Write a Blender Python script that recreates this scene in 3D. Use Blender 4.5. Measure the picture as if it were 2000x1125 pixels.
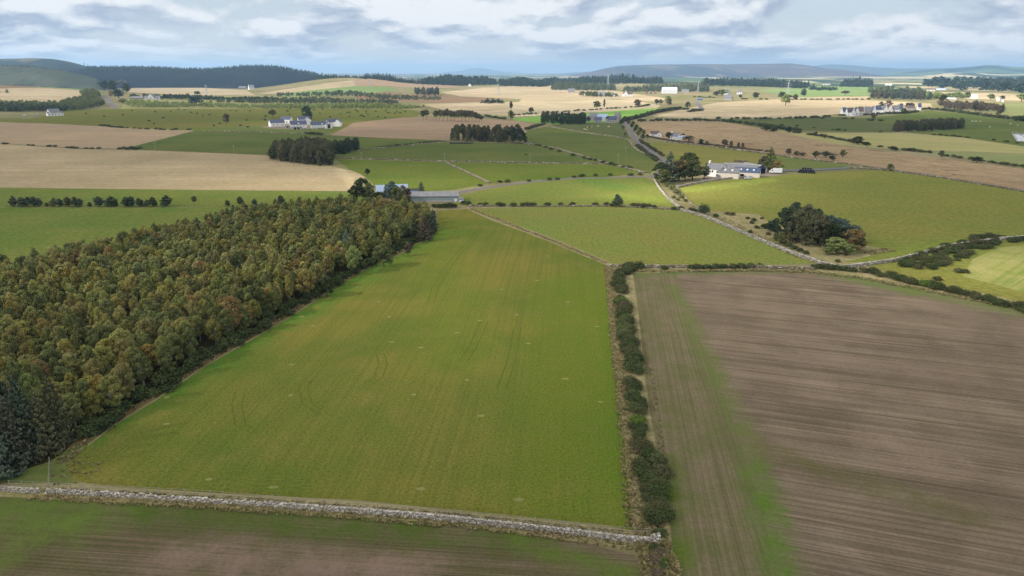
import bpy, bmesh, math, random
import numpy as np
from mathutils import Vector, geometry
for o in list(bpy.data.objects): bpy.data.objects.remove(o)
scene = bpy.context.scene; COL = scene.collection
random.seed(7); RNG = np.random.default_rng(7)
# ------------------------------------------------------------------ camera
CAMH, F, CX, CY, Y0 = 60.0, 1333.0, 1000.0, 562.5, 140.0
PITCH = math.atan((CY-Y0)/F)
cam = bpy.data.cameras.new('camera'); cam_ob = bpy.data.objects.new('camera', cam); COL.objects.link(cam_ob)
cam.sensor_width = 36; cam.lens = F/2000*36; cam.clip_start = 0.5; cam.clip_end = 60000
cam_ob.location = (0, 0, CAMH); cam_ob.rotation_euler = (math.pi/2-PITCH, 0, 0)
scene.camera = cam_ob
# ------------------------------------------------------------------ sun and sky
SUN_EL, SUN_AZ = math.radians(33), math.radians(-112)      # azimuth clockwise from +Y
SD = Vector((math.sin(SUN_AZ)*math.cos(SUN_EL), math.cos(SUN_AZ)*math.cos(SUN_EL), math.sin(SUN_EL)))
sl = bpy.data.lights.new('sun', 'SUN'); sl.energy = 4.6; sl.angle = math.radians(.8); sl.color = (1, .93, .82)
so = bpy.data.objects.new('sun', sl); COL.objects.link(so); so.rotation_euler = SD.to_track_quat('Z', 'Y').to_euler()
so.location = (-200, -100, 300)
scene.view_settings.view_transform = 'Standard'; scene.view_settings.look = 'None'
scene.view_settings.exposure = 0.40; scene.view_settings.gamma = 1
cy = scene.cycles
cy.use_denoising = True; cy.max_bounces = 6; cy.diffuse_bounces = 2; cy.glossy_bounces = 1; cy.transmission_bounces = 2
cy.volume_bounces = 0; cy.transparent_max_bounces = 16; cy.caustics_reflective = False; cy.caustics_refractive = False
try: cy.denoising_prefilter = 'NONE'; cy.denoising_input_passes = 'RGB_ALBEDO_NORMAL'
except Exception: pass

class NT:
    """small wrapper to write node graphs"""
    def __init__(s, tree): s.t = tree; s.n = tree.nodes; s.l = tree.links; s.n.clear()
    def add(s, kind, **kw):
        nd = s.n.new(kind)
        for k, v in kw.items(): setattr(nd, k, v)
        return nd
    def put(s, sock, v):
        if v is None: return
        if isinstance(v, bpy.types.NodeSocket): s.l.new(v, sock)
        elif isinstance(v, (tuple, list)):
            n = len(sock.default_value); v = tuple(v)
            sock.default_value = (v+(1,))[:n] if len(v) < n else v[:n]
        else: sock.default_value = v
    def math(s, op, a, b=None, c=None, clamp=False):
        nd = s.add('ShaderNodeMath', operation=op, use_clamp=clamp)
        s.put(nd.inputs[0], a); s.put(nd.inputs[1], b)
        if c is not None: s.put(nd.inputs[2], c)
        return nd.outputs[0]
    def vmath(s, op, a, b=None):
        nd = s.add('ShaderNodeVectorMath', operation=op); s.put(nd.inputs[0], a); s.put(nd.inputs[1], b)
        return nd.outputs['Value'] if op in ('DOT_PRODUCT', 'LENGTH') else nd.outputs[0]
    def noise(s, vec, scale, detail=4, rough=.55, dist=0):
        nd = s.add('ShaderNodeTexNoise'); s.put(nd.inputs['Vector'], vec); s.put(nd.inputs['Scale'], scale)
        s.put(nd.inputs['Detail'], detail); s.put(nd.inputs['Roughness'], rough); s.put(nd.inputs['Distortion'], dist)
        return nd.outputs['Fac']
    def mapr(s, v, a, b, c=0., d=1., smooth=False):
        nd = s.add('ShaderNodeMapRange'); nd.interpolation_type = 'SMOOTHSTEP' if smooth else 'LINEAR'
        for i, x in enumerate((v, a, b, c, d)): s.put(nd.inputs[i], x)
        return nd.outputs[0]
    def mix(s, f, a, b, mode='MIX'):
        nd = s.add('ShaderNodeMix', data_type='RGBA', blend_type=mode)
        s.put(nd.inputs[0], f); s.put(nd.inputs[6], a); s.put(nd.inputs[7], b)
        return nd.outputs[2]
    def ramp(s, v, stops):
        nd = s.add('ShaderNodeValToRGB'); e = nd.color_ramp.elements
        while len(e) > 1: e.remove(e[0])
        for i, (p, c) in enumerate(stops):
            el = e[0] if i == 0 else e.new(p)
            el.position = p; el.color = tuple(c)+(1,)
        s.put(nd.inputs[0], v); return nd.outputs[0]
    def comb(s, x, y, z=0.):
        nd = s.add('ShaderNodeCombineXYZ'); s.put(nd.inputs[0], x); s.put(nd.inputs[1], y); s.put(nd.inputs[2], z); return nd.outputs[0]

world = bpy.data.worlds.new('World'); scene.world = world; world.use_nodes = True
W = NT(world.node_tree)
sky = W.add('ShaderNodeTexSky', sky_type='NISHITA', sun_disc=False, sun_elevation=SUN_EL, sun_rotation=SUN_AZ,
            altitude=100, air_density=1.0, dust_density=1.5, ozone_density=1.5)
tc = W.add('ShaderNodeTexCoord').outputs['Generated']
sp = W.add('ShaderNodeSeparateXYZ'); W.put(sp.inputs[0], tc); ang = sp.outputs[2]
zc = W.math('MULTIPLY', W.math('LOGARITHM', W.math('ADD', W.math('MAXIMUM', ang, 0.), .045), math.e), .30)   # layers crowd together towards the horizon
def cp_(dz, k, o): return W.vmath('MULTIPLY', W.vmath('ADD', W.comb(sp.outputs[0], sp.outputs[1], W.math('ADD', zc, dz)), (o, o*.3, o*.7)), (k, k, k))
n1 = W.noise(cp_(0., 6.6, 1.3), 1., 10, .54, .25); n2 = W.noise(cp_(.035, 6.6, 1.3), 1., 6, .50, .25)
big = W.noise(cp_(0., 2.1, 5.1), 1., 4, .5)
lit = W.math('ADD', W.math('SUBTRACT', n1, n2), W.math('MULTIPLY', W.math('SUBTRACT', W.noise(cp_(0., 9., 9.), 1., 8, .55), .5), .5))
lit = W.math('ADD', lit, W.math('MULTIPLY', W.math('SUBTRACT', big, .5), .45))
cover = W.mapr(n1, .37, .50, 0, 1, True); cover = W.math('MULTIPLY', cover, W.mapr(ang, .0, .03, .5, 1, True))
base = W.ramp(W.mapr(lit, -.075, .065, 0, 1), [(0, (.38, .44, .55)), (.4, (.53, .58, .66)), (.7, (.69, .72, .76)), (1, (.81, .82, .84))])
base = W.vmath('MULTIPLY', base, (10., 10., 10.))
clear = W.mix(W.mapr(ang, 0, .07, 0, 1), (7.8, 7.9, 7.8), (5.8, 6.5, 7.2))
clear = W.mix(.2, clear, sky.outputs[0])
tot = W.mix(cover, clear, base)
grey = W.vmath('MULTIPLY', W.mix(W.mapr(ang, .12, .5, 0, .75, True), tot, (7.0, 7.1, 7.3)), (1, 1, 1))
up = W.mapr(ang, .1, .7, 1.0, 1.45, True)
sdot = W.vmath('DOT_PRODUCT', tc, tuple(SD))
up = W.math('ADD', up, W.mapr(sdot, .5, 1, 0, 1.2, True))
tot = W.vmath('MULTIPLY', grey, W.comb(up, up, up))
bg = W.add('ShaderNodeBackground'); W.put(bg.inputs[0], tot); bg.inputs[1].default_value = .09
wo = W.add('ShaderNodeOutputWorld'); W.l.new(bg.outputs[0], wo.inputs[0])

# ------------------------------------------------------------------ terrain height and pixel -> place
cp, spi = math.cos(PITCH), math.sin(PITCH)
def ray(px, py):
    x = (px-CX)/F; y = (CY-py)/F
    return np.array([x, cp+y*spi, -spi+y*cp])
BUMPS = []
def bump(px, r, h, sx, sy):
    th = math.atan((px-CX)/F/cp); BUMPS.append((r*math.sin(th), r*math.cos(th), h, sx, sy, th))
bump(705, 2350, 43, 230, 420); bump(900, 2900, 16, 300, 500)
bump(-60, 2000, 34, 420, 420); bump(1250, 3000, 14, 500, 500)
def H(x, y):
    x = np.asarray(x, float); y = np.asarray(y, float); z = np.zeros_like(x)
    for bx, by, h, sx, sy, th in BUMPS:
        dx = x-bx; dy = y-by; r = dx*math.sin(th)+dy*math.cos(th); l = dx*math.cos(th)-dy*math.sin(th)
        z = z+h*np.exp(-(r/sy)**2-(l/sx)**2)
    rr = np.hypot(x, y); k = np.clip((rr-900)/1500, 0, 1)
    return z+k*(2.0*np.sin(x/310+.6)*np.cos(y/420)+1.2*np.sin((x+y)/170))
_R = np.concatenate([np.exp(np.linspace(math.log(15), math.log(27000), 2500))])
def at(px, py):
    """ground point seen at a place of the 2000 x 1125 picture"""
    d = ray(px, py); hh = math.hypot(d[0], d[1]); ux, uy, s = d[0]/hh, d[1]/hh, d[2]/hh
    z = CAMH+s*_R; g = H(ux*_R, uy*_R); k = np.nonzero(z < g)[0]
    if len(k) == 0: r = _R[-1]
    elif k[0] == 0: r = _R[0]
    else:
        i = k[0]; a = z[i-1]-g[i-1]; b = z[i]-g[i]; r = _R[i-1]+(_R[i]-_R[i-1])*a/(a-b)
    x, y = ux*r, uy*r
    return Vector((x, y, float(H(x, y))))
def mpp(p):  # metres covered by one picture pixel at point p
    return (p.y*cp-(p.z-CAMH)*spi)/F
def facing(p): return math.atan2(-p.x, p.y)   # turn about Z that shows a front (-Y) to the camera

# ------------------------------------------------------------------ helpers
def tag(o, label=None, cat=None, group=None, kind=None):
    if label: o['label'] = label
    if cat: o['category'] = cat
    if group: o['group'] = group
    if kind: o['kind'] = kind
    return o
def L(r, g, b, k=1.0):
    kk = k if isinstance(k, tuple) else (k, k, k)
    f = lambda c, q: ((c/255/12.92) if c <= 10.3 else ((c/255+.055)/1.055)**2.4)*q
    return (f(r, kk[0]), f(g, kk[1]), f(b, kk[2]))
class MB:
    def __init__(s): s.v = []; s.f = []; s.m = []; s.n = 0
    def add(s, v, f, m=0):
        s.v.extend(v); s.f.extend([tuple(i+s.n for i in q) for q in f]); s.m.extend([m]*len(f)); s.n += len(v)
    def box(s, c, size, rz=0., taper=1., m=0, rx=0.):
        x, y, z = size[0]/2, size[1]/2, size[2]/2; v = []
        for k in (-1, 1):
            t = 1 if k < 0 else taper
            for a, b in ((-1, -1), (1, -1), (1, 1), (-1, 1)):
                X, Y, Z = a*x*t, b*y*t, k*z
                if rx: Y, Z = Y*math.cos(rx)-Z*math.sin(rx), Y*math.sin(rx)+Z*math.cos(rx)
                v.append((c[0]+X*math.cos(rz)-Y*math.sin(rz), c[1]+X*math.sin(rz)+Y*math.cos(rz), c[2]+Z))
        s.add(v, [(0, 3, 2, 1), (4, 5, 6, 7), (0, 1, 5, 4), (1, 2, 6, 5), (2, 3, 7, 6), (3, 0, 4, 7)], m)
    def tube(s, a, b, ra, rb=None, n=6, m=0):
        rb = ra if rb is None else rb; a, b = Vector(a), Vector(b); d = (b-a).normalized()
        u = d.orthogonal().normalized(); w = d.cross(u); v = []
        for p, r in ((a, ra), (b, rb)):
            for i in range(n):
                t = 2*math.pi*i/n; v.append(tuple(p+u*math.cos(t)*r+w*math.sin(t)*r))
        s.add(v, [(i, (i+1) % n, n+(i+1) % n, n+i) for i in range(n)]+[tuple(range(n))[::-1], tuple(range(n, 2*n))], m)
    def poly(s, pts, m=0): s.add(pts, [tuple(range(len(pts)))], m)
    def build(s, name, mats, parent=None, smooth=False):
        me = bpy.data.meshes.new(name); me.from_pydata([tuple(v) for v in s.v], [], s.f); me.update()
        for m in (mats if isinstance(mats, (list, tuple)) else [mats]): me.materials.append(m)
        me.polygons.foreach_set('material_index', s.m)
        if smooth: me.polygons.foreach_set('use_smooth', [True]*len(me.polygons))
        o = bpy.data.objects.new(name, me); COL.objects.link(o)
        if parent: o.parent = parent
        return o
def np_mesh(name, V, Q, mats, parent=None, attr=None, link=True):
    """V (n,3) verts, Q (m,4) or (m,3) faces as numpy; attr = float per vertex"""
    me = bpy.data.meshes.new(name); n, m, k = len(V), len(Q), Q.shape[1]
    me.vertices.add(n); me.vertices.foreach_set('co', V.astype(np.float32).ravel())
    me.loops.add(m*k); me.loops.foreach_set('vertex_index', Q.astype(np.int32).ravel())
    me.polygons.add(m); me.polygons.foreach_set('loop_start', np.arange(0, m*k, k, dtype=np.int32))
    try: me.polygons.foreach_set('loop_total', np.full(m, k, dtype=np.int32))
    except Exception: pass
    if attr is not None:
        for nm, val in attr.items():
            a = me.attributes.new(nm, 'FLOAT', 'POINT'); a.data.foreach_set('value', val.astype(np.float32))
    me.update(calc_edges=True)
    for mt in (mats if isinstance(mats, (list, tuple)) else [mats]): me.materials.append(mt)
    o = bpy.data.objects.new(name, me)
    if link: COL.objects.link(o)
    if parent: o.parent = parent
    return o
def empty(name, loc, rz=0.):
    o = bpy.data.objects.new(name, None); COL.objects.link(o); o.location = loc; o.rotation_euler = (0, 0, rz); o.empty_display_size = .5
    return o

# ------------------------------------------------------------------ materials
def mat(name, col, rough=.8, spec=.3, var=0., vscale=1., metal=0., bump_=0., emit=None):
    m = bpy.data.materials.new(name); m.use_nodes = True; T = NT(m.node_tree)
    b = T.add('ShaderNodeBsdfPrincipled'); o = T.add('ShaderNodeOutputMaterial'); T.l.new(b.outputs[0], o.inputs[0])
    b.inputs['Roughness'].default_value = rough; b.inputs['Specular IOR Level'].default_value = spec; b.inputs['Metallic'].default_value = metal
    if var:
        g = T.add('ShaderNodeTexCoord').outputs['Object']
        n = T.noise(g, vscale, 6, .6); f = T.mapr(n, .3, .7, 1-var, 1+var)
        c = T.vmath('MULTIPLY', tuple(col)+(), T.comb(f, f, f)); T.put(b.inputs['Base Color'], c)
        if bump_:
            bn = T.add('ShaderNodeBump'); bn.inputs['Strength'].default_value = bump_; T.put(bn.inputs['Height'], n); T.l.new(bn.outputs[0], b.inputs['Normal'])
    else: T.put(b.inputs['Base Color'], tuple(col)+(1,))
    return m

GAIN = (.90, .84, .82)
def line_dist(T, pos, a, b):
    """signed distance (metres) of ground position from the line through two picture points"""
    A, B = at(*a), at(*b); d = Vector((B.x-A.x, B.y-A.y)).normalized(); n = (-d.y, d.x, 0.)
    return T.math('SUBTRACT', T.vmath('DOT_PRODUCT', pos, n), A.x*n[0]+A.y*n[1])
def seg_dist(T, pos, a, b):
    """distance (metres) from the segment between two picture points"""
    A, B = at(*a), at(*b); d = Vector((B.x-A.x, B.y-A.y)); ln = d.length; d.normalize()
    rel = T.vmath('SUBTRACT', pos, (A.x, A.y, 0.)); rel = T.vmath('MULTIPLY', rel, (1, 1, 0))
    t = T.vmath('DOT_PRODUCT', rel, (d.x, d.y, 0.)); t = T.math('MINIMUM', T.math('MAXIMUM', t, 0.), ln)
    q = T.vmath('SUBTRACT', rel, T.comb(T.math('MULTIPLY', t, d.x), T.math('MULTIPLY', t, d.y), 0.))
    return T.vmath('LENGTH', q)
def stripes(T, pos, a, b, width, stretch=40, detail=3, off=0.):
    A, B = at(*a), at(*b); d = Vector((B.x-A.x, B.y-A.y)).normalized()
    u = T.vmath('DOT_PRODUCT', pos, (d.x, d.y, 0.)); v = T.vmath('DOT_PRODUCT', pos, (-d.y, d.x, 0.))
    return T.noise(T.comb(T.math('DIVIDE', u, width*stretch), T.math('DIVIDE', v, width), off), 1.0, detail, .6)
def field_mat(name, c1, c2, c3=None, patch=40., fine=1.2, fvar=.26, stripe=None, bands=(), fleck=None, k=None, rough=.95, mid=None):
    """c1/c2 mix over large soft patches, c3 along stripes, bands = weedy or dry margins or painted sun patches along picture lines"""
    g = (.93, .91, .95) if any(w in name for w in ('pale', 'rowed', 'far', 'moorland', 'bright', 'heather')) and 'patch' not in name else (1.0, .96, .90) if 'soil' in name and 'bare' not in name else (.92, .90, .84) if 'soil' in name or name == 'stubble' else (.98, .92, .86) if any(w in name for w in ('upper', 'pinkish', 'rough_moor', 'greenish', 'asphalt', 'yard')) else (.88, .72, .74) if name in ('pasture_green', 'pasture_dark', 'pasture_fresh') else (1.02, .80, .76) if name == 'pasture_cattle' else GAIN
    if name in ('pasture_light', 'pasture_olive', 'pasture_middle', 'pasture_left'): g = (.88, .82, .98)
    if name == 'cut_grass': g = (.74, .72, .78)
    if name in ('rough_grass', 'bracken_verge', 'wood_floor'): g = (.92, .92, .90)
    g = k or g
    m = bpy.data.materials.new(name); m.use_nodes = True; T = NT(m.node_tree)
    pos = T.add('ShaderNodeNewGeometry').outputs['Position']
    n1 = T.noise(pos, 1./patch, 8, .6, .3)
    c = T.mix(T.mapr(n1, .36, .64, 0, 1), L(*c1, g), L(*c2, g))
    if mid:   # middle sized blotches
        n = T.noise(T.vmath('ADD', pos, (71., 13., 0)), 1./mid[0], 7, .65, .4)
        c = T.mix(T.mapr(n, .5, .72, 0, mid[2]), c, L(*mid[1], g))
    if c3:
        if stripe is None: stripe = ((1000, 600), (1100, 600), 1.5, .6)
        st = stripes(T, pos, stripe[0], stripe[1], stripe[2], 90)
        st2 = stripes(T, pos, stripe[0], stripe[1], stripe[2]*3.7, 30, 3, 5.)
        f = T.mapr(T.math('ADD', T.math('MULTIPLY', st, .6), T.math('MULTIPLY', st2, .4)), .44, .60, 0, stripe[3])
        c = T.mix(f, c, L(*c3, g))
        if 'soil' in name:
            st3 = stripes(T, pos, stripe[0], stripe[1], stripe[2]*.42, 260, 2, 9.); q = T.mapr(st3, .38, .62, .90 if 'headland' in name else .8, 1.1 if 'headland' in name else 1.18); c = T.vmath('MULTIPLY', c, T.comb(q, q, q))
    for (a, b, w, col, s, seg) in bands:
        d = seg_dist(T, pos, a, b) if seg else T.math('ABSOLUTE', line_dist(T, pos, a, b))
        nz = T.noise(pos, .35, 6, .6)
        d = T.math('ADD', d, T.math('MULTIPLY', T.math('SUBTRACT', nz, .5), w*1.6))
        pt = T.mapr(T.noise(T.vmath('ADD', pos, (5., 9., 0.)), .22, 6, .65), .36, .62, .35, 1.15)
        c = T.mix(T.math('MULTIPLY', T.math('MULTIPLY', T.mapr(d, w*.1, w*1.25, 1, 0, True), s), pt, clamp=True), c, L(*col, g))
    if fleck:
        vo = T.noise(pos, fleck[1], 3, .7)
        c = T.mix(T.mapr(vo, fleck[2], fleck[2]+.04, 0, fleck[3]), c, L(*fleck[0], g))
    nf = T.noise(pos, fine, 7, .7); ng = T.noise(pos, fine*5.3, 4, .7)
    f = T.math('ADD', T.mapr(nf, .3, .7, 1-fvar, 1+fvar), T.mapr(ng, .3, .7, -fvar*.6, fvar*.6))
    c = T.vmath('MULTIPLY', c, T.comb(f, f, f))
    b = T.add('ShaderNodeBsdfDiffuse'); T.put(b.inputs['Color'], c); b.inputs['Roughness'].default_value = .8
    bn = T.add('ShaderNodeBump'); bn.inputs['Strength'].default_value = .5; bn.inputs['Distance'].default_value = .35
    T.put(bn.inputs['Height'], T.math('ADD', nf, T.math('MULTIPLY', ng, .3))); T.l.new(bn.outputs[0], b.inputs['Normal'])
    o = T.add('ShaderNodeOutputMaterial'); T.l.new(b.outputs[0], o.inputs[0])
    return m
# ------------------------------------------------------------------ the ground: fields cut out of one sheet
TAN, STUB, GR, DGR, PLO = (160, 143, 118), (172, 156, 126), (118, 126, 52), (84, 106, 48), (122, 108, 96)
MM = {}
MM['ground'] = field_mat('moorland', (150, 138, 104), (116, 118, 72), (96, 90, 62), patch=140, fine=.05, fvar=.2, stripe=((1000, 200), (1400, 205), 30, .5), mid=(60, (98, 102, 62), .7))
MM['main'] = field_mat('meadow_grass', (128, 124, 60), (96, 114, 48), (90, 106, 46), patch=38, fine=2.3, fvar=.42, stripe=((1165, 620), (1195, 900), .8, .5),
    bands=(((1232, 940), (1196, 600), 5, (84, 116, 32), .8, 1), ((180, 850), (560, 618), 7, (78, 118, 44), .8, 1), ((560, 618), (850, 455), 9, (86, 126, 48), .85, 1),
           ((200, 955), (1220, 1030), 2.2, (104, 96, 40), .6, 1), ((1205, 980), (1150, 560), 20, (96, 120, 42), .75, 1), ((1060, 940), (1120, 600), 12, (104, 118, 44), .5, 1), ((860, 430), (900, 700), 14, (112, 130, 48), .4, 1)), mid=(9, (130, 124, 66), .7))
MM['grassB'] = field_mat('pasture_light', (124, 130, 58), (116, 134, 58), (132, 126, 72), patch=34, fine=.8, stripe=((1000, 420), (1500, 500), 5, .35), fvar=.34, mid=(10, (102, 126, 50), .5))
MM['grassR'] = field_mat('pasture_olive', (126, 128, 58), (112, 124, 54), (134, 126, 66), patch=50, fine=.5, stripe=((1500, 370), (1900, 400), 9, .35), fvar=.34, mid=(12, (98, 116, 46), .45),
    bands=(((1340, 372), (1500, 352), 9, (140, 156, 66), .8, 1), ((1700, 506), (1960, 462), 8, (112, 134, 50), .5, 1)))  # first band paints a sun patch into the grass colour
MM['grassM'] = field_mat('pasture_middle', (120, 130, 58), (110, 126, 54), (132, 130, 70), patch=45, fine=.5, stripe=((1000, 370), (1200, 360), 6, .3),
    bands=(((1150, 352), (1210, 366), 14, (78, 124, 48), .6, 1), ((1215, 385), (1310, 392), 14, (138, 158, 64), .6, 1)))  # second, yellower band paints a sunlit patch into the grass
MM['grassL'] = field_mat('pasture_left', (116, 128, 56), (98, 122, 50), (126, 126, 66), patch=30, fine=.6, stripe=((0, 430), (300, 430), 6, .3), fvar=.34, mid=(10, (88, 120, 46), .5))
MM['green'] = field_mat('pasture_green', (102, 118, 62), (82, 108, 54), (112, 120, 72), patch=60, fine=.4, fvar=.22, stripe=((900, 290), (1100, 290), 9, .35))
MM['green2'] = field_mat('pasture_fresh', (106, 128, 54), (92, 120, 50), (124, 130, 72), patch=50, fine=.4, fvar=.22, stripe=((900, 340), (1100, 340), 8, .3))
MM['greenD'] = field_mat('pasture_dark', (86, 104, 60), (94, 108, 64), (104, 112, 76), patch=80, fine=.15, fvar=.1, stripe=((900, 290), (1100, 290), 12, .3))
MM['cattle'] = field_mat('pasture_cattle', (102, 116, 56), (94, 118, 54), (114, 112, 66), patch=120, fine=.12, fvar=.12, stripe=((200, 225), (600, 225), 22, .6))
MM['bright'] = field_mat('pasture_bright', (122, 158, 72), (112, 148, 68), None, patch=90, fine=.1, fvar=.1)
MM['stubble'] = field_mat('stubble', (180, 162, 134), (162, 144, 118), (148, 138, 104), patch=60, fine=.3, fvar=.2, stripe=((0, 340), (500, 342), 2.4, .65), mid=(22, (152, 142, 106), .6),
    bands=(((665, 330), (700, 370), 5, (196, 180, 146), .6, 1),))  # cream band paints sunlight onto the right end of the stubble
MM['stubble2'] = field_mat('stubble_pale', (188, 170, 136), (164, 148, 116), (146, 136, 104), patch=260, fine=.06, fvar=.16, stripe=((0, 190), (300, 192), 14, .7), mid=(90, (140, 134, 98), .6))
MM['stubbleP'] = field_mat('stubble_pinkish', (158, 136, 114), (146, 128, 108), (126, 118, 94), patch=90, fine=.12, fvar=.12, stripe=((700, 255), (1000, 250), 7, .6))
MM['stubbleT'] = field_mat('stubble_upper', (164, 144, 120), (152, 136, 114), (138, 128, 100), patch=60, fine=.12, fvar=.1, stripe=((0, 262), (200, 264), 7, .5), mid=(60, (134, 122, 92), .5))
MM['drill'] = field_mat('stubble_rowed', (190, 172, 138), (176, 162, 130), (154, 148, 112), patch=120, fine=.06, fvar=.08, stripe=((1180, 225), (1100, 210), 8, .6))
MM['moor'] = field_mat('rough_moor', (160, 142, 114), (146, 130, 102), (124, 108, 84), patch=40, fine=.3, fvar=.25, stripe=((1400, 270), (1900, 340), 7, .5), mid=(14, (118, 102, 78), .7), fleck=((98, 74, 58), .035, .62, .7))
MM['yellowish'] = field_mat('pasture_yellow', (124, 124, 66), (114, 120, 62), (136, 128, 78), patch=50, fine=.3, fvar=.12, stripe=((1300, 300), (1450, 312), 7, .4))
MM['ripe'] = field_mat('stubble_greenish', (152, 150, 102), (138, 142, 92), (162, 152, 108), patch=60, fine=.2, fvar=.1, stripe=((1600, 270), (2000, 292), 6, .8))
MM['ripe2'] = field_mat('pasture_pale', (130, 134, 86), (116, 126, 78), (136, 134, 88), patch=60, fine=.2, fvar=.08, stripe=((1900, 310), (2000, 318), 6, .5))
MM['hay'] = field_mat('cut_grass', (168, 164, 100), (142, 150, 76), (104, 130, 52), patch=9, fine=.8, fvar=.15, stripe=((1880, 540), (1990, 480), 1.6, .6), mid=(8, (176, 166, 112), .7))
MM['rough'] = field_mat('rough_grass', (160, 146, 112), (138, 130, 90), (112, 112, 70), patch=6, fine=1.0, fvar=.32, stripe=((1210, 700), (1220, 900), 1., .3), mid=(3.5, (106, 108, 62), .7))
MM['bracken'] = field_mat('bracken_verge', (122, 98, 68), (104, 92, 56), (80, 72, 44), patch=6, fine=.9, fvar=.3, mid=(5, (88, 98, 48), .6), stripe=((300, 760), (500, 640), 1.5, .4))
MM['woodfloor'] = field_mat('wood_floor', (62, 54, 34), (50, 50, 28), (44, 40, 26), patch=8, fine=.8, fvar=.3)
MM['garden'] = field_mat('rough_grass_green', (92, 112, 58), (104, 116, 62), (116, 116, 72), patch=20, fine=.3, fvar=.2)
MM['yard'] = field_mat('yard_gravel', (140, 132, 120), (126, 116, 102), (110, 104, 94), patch=12, fine=.6, fvar=.15)
MM['road'] = field_mat('asphalt', (124, 122, 124), (112, 110, 112), (100, 98, 98), patch=12, fine=.8, fvar=.08, stripe=((1222, 240), (1262, 290), .9, .4))
MM['redmoor'] = field_mat('heather_moor', (140, 112, 88), (126, 104, 80), (100, 98, 66), patch=90, fine=.06, fvar=.15, stripe=((700, 190), (900, 192), 20, .5), mid=(50, (96, 96, 60), .6))
MM['grass_far'] = field_mat('pasture_far', (122, 140, 84), (110, 130, 78), None, patch=200, fine=.04, fvar=.08)
MM['olive_far'] = field_mat('scrub_far', (140, 138, 86), (110, 116, 64), (160, 148, 104), patch=60, fine=.08, fvar=.2, mid=(35, (84, 92, 50), .6), stripe=((500, 210), (800, 210), 16, .6))
def far_patches(m):
    T = NT.__new__(NT); T.t = m.node_tree; T.n = m.node_tree.nodes; T.l = m.node_tree.links
    d = [n for n in T.n if n.bl_idname == 'ShaderNodeBsdfDiffuse'][0]; old = d.inputs['Color'].links[0].from_socket
    pos = T.add('ShaderNodeNewGeometry').outputs['Position']; p = T.vmath('MULTIPLY', pos, (1, .45, 0)); w = T.noise(p, 1/500, 3)
    p = T.vmath('ADD', p, T.comb(T.math('MULTIPLY', w, 260.), T.math('MULTIPLY', w, 120.), 0.)); v = T.add('ShaderNodeTexVoronoi'); T.put(v.inputs['Vector'], p); v.inputs['Scale'].default_value = 1/330
    s = T.add('ShaderNodeSeparateColor'); T.l.new(v.outputs['Color'], s.inputs[0]); cols = [(66, 78, 54), (112, 122, 80), (168, 154, 120), (60, 72, 50), (98, 112, 70), (150, 142, 104), (58, 68, 50), (84, 96, 64), (180, 166, 132), (70, 82, 58)]
    c = T.ramp(s.outputs[0], [(i/len(cols), L(*q, .9)) for i, q in enumerate(cols)]); c.node.color_ramp.interpolation = 'CONSTANT'
    e = T.add('ShaderNodeTexVoronoi', feature='DISTANCE_TO_EDGE'); T.put(e.inputs['Vector'], p); e.inputs['Scale'].default_value = 1/330
    c = T.mix(T.mapr(e.outputs['Distance'], .015, .05, .8, 0), c, L(44, 56, 40)); r = T.vmath('LENGTH', pos)
    T.put(d.inputs['Color'], T.mix(T.mapr(r, 2300., 3400., 0, 1, True), old, c))
far_patches(MM['ground'])
MM['plough'] = field_mat('seeded_soil', (134, 119, 104), (112, 100, 86), (92, 84, 68), patch=15, fine=1.6, fvar=.16, stripe=((1439, 811), (2000, 889), .62, .7), mid=(12, (140, 127, 112), .6),
    bands=(((1318, 560), (1380, 700), 3.2, (98, 108, 62), .75, 1), ((1385, 700), (1475, 900), 3.4, (98, 108, 62), .8, 1), ((1480, 920), (1530, 1125), 3.6, (88, 112, 48), .9, 1),
           ((1240, 534), (1590, 526), 4.5, (92, 108, 56), .8, 1), ((1590, 526), (1780, 566), 7, (94, 112, 58), .9, 1), ((1780, 566), (2060, 622), 7, (96, 110, 60), .85, 1),
           ((1560, 700), (1900, 740), 5, (132, 116, 104), .5, 1), ((1700, 860), (1860, 900), 5, (138, 122, 108), .55, 1), ((1500, 880), (1900, 1010), 4, (92, 92, 56), .6, 1)),
    fleck=((150, 150, 70), 2.2, .70, .5))
MM['headland'] = field_mat('headland_soil', (120, 108, 90), (104, 102, 74), (86, 88, 56), patch=7, fine=1.6, fvar=.16, stripe=((1275, 640), (1320, 900), .6, .5), mid=(5, (92, 104, 54), .75),
    bands=(((1318, 560), (1380, 700), 3.2, (98, 108, 62), .75, 1), ((1385, 700), (1475, 900), 3.4, (98, 108, 62), .8, 1), ((1480, 920), (1530, 1125), 3.6, (88, 112, 48), .9, 1),
           ((1300, 900), (1320, 1120), 3., (84, 104, 40), .8, 1), ((1240, 534), (1590, 526), 4.5, (90, 108, 56), .8, 1)), fleck=((196, 188, 170), 3.2, .72, .5))
MM['ploughL'] = field_mat('seeded_soil_near', (116, 102, 88), (94, 88, 66), (78, 78, 50), patch=10, fine=1.8, fvar=.18, stripe=((300, 1062), (900, 1100), .55, .8), mid=(6, (90, 94, 50), .7),
    bands=(((0, 985), (1000, 1042), 4.5, (78, 92, 44), .95, 1), ((-50, 1010), (170, 1010), 7, (92, 110, 52), .85, 1), ((1020, 1060), (1230, 1125), 3, (88, 106, 46), .8, 1), ((0, 1100), (60, 1060), 3, (94, 108, 54), .8, 1),
           ((330, 1090), (800, 1120), 4, (132, 114, 104), .7, 1)), fleck=((186, 180, 172), 2.6, .74, .6))

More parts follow.
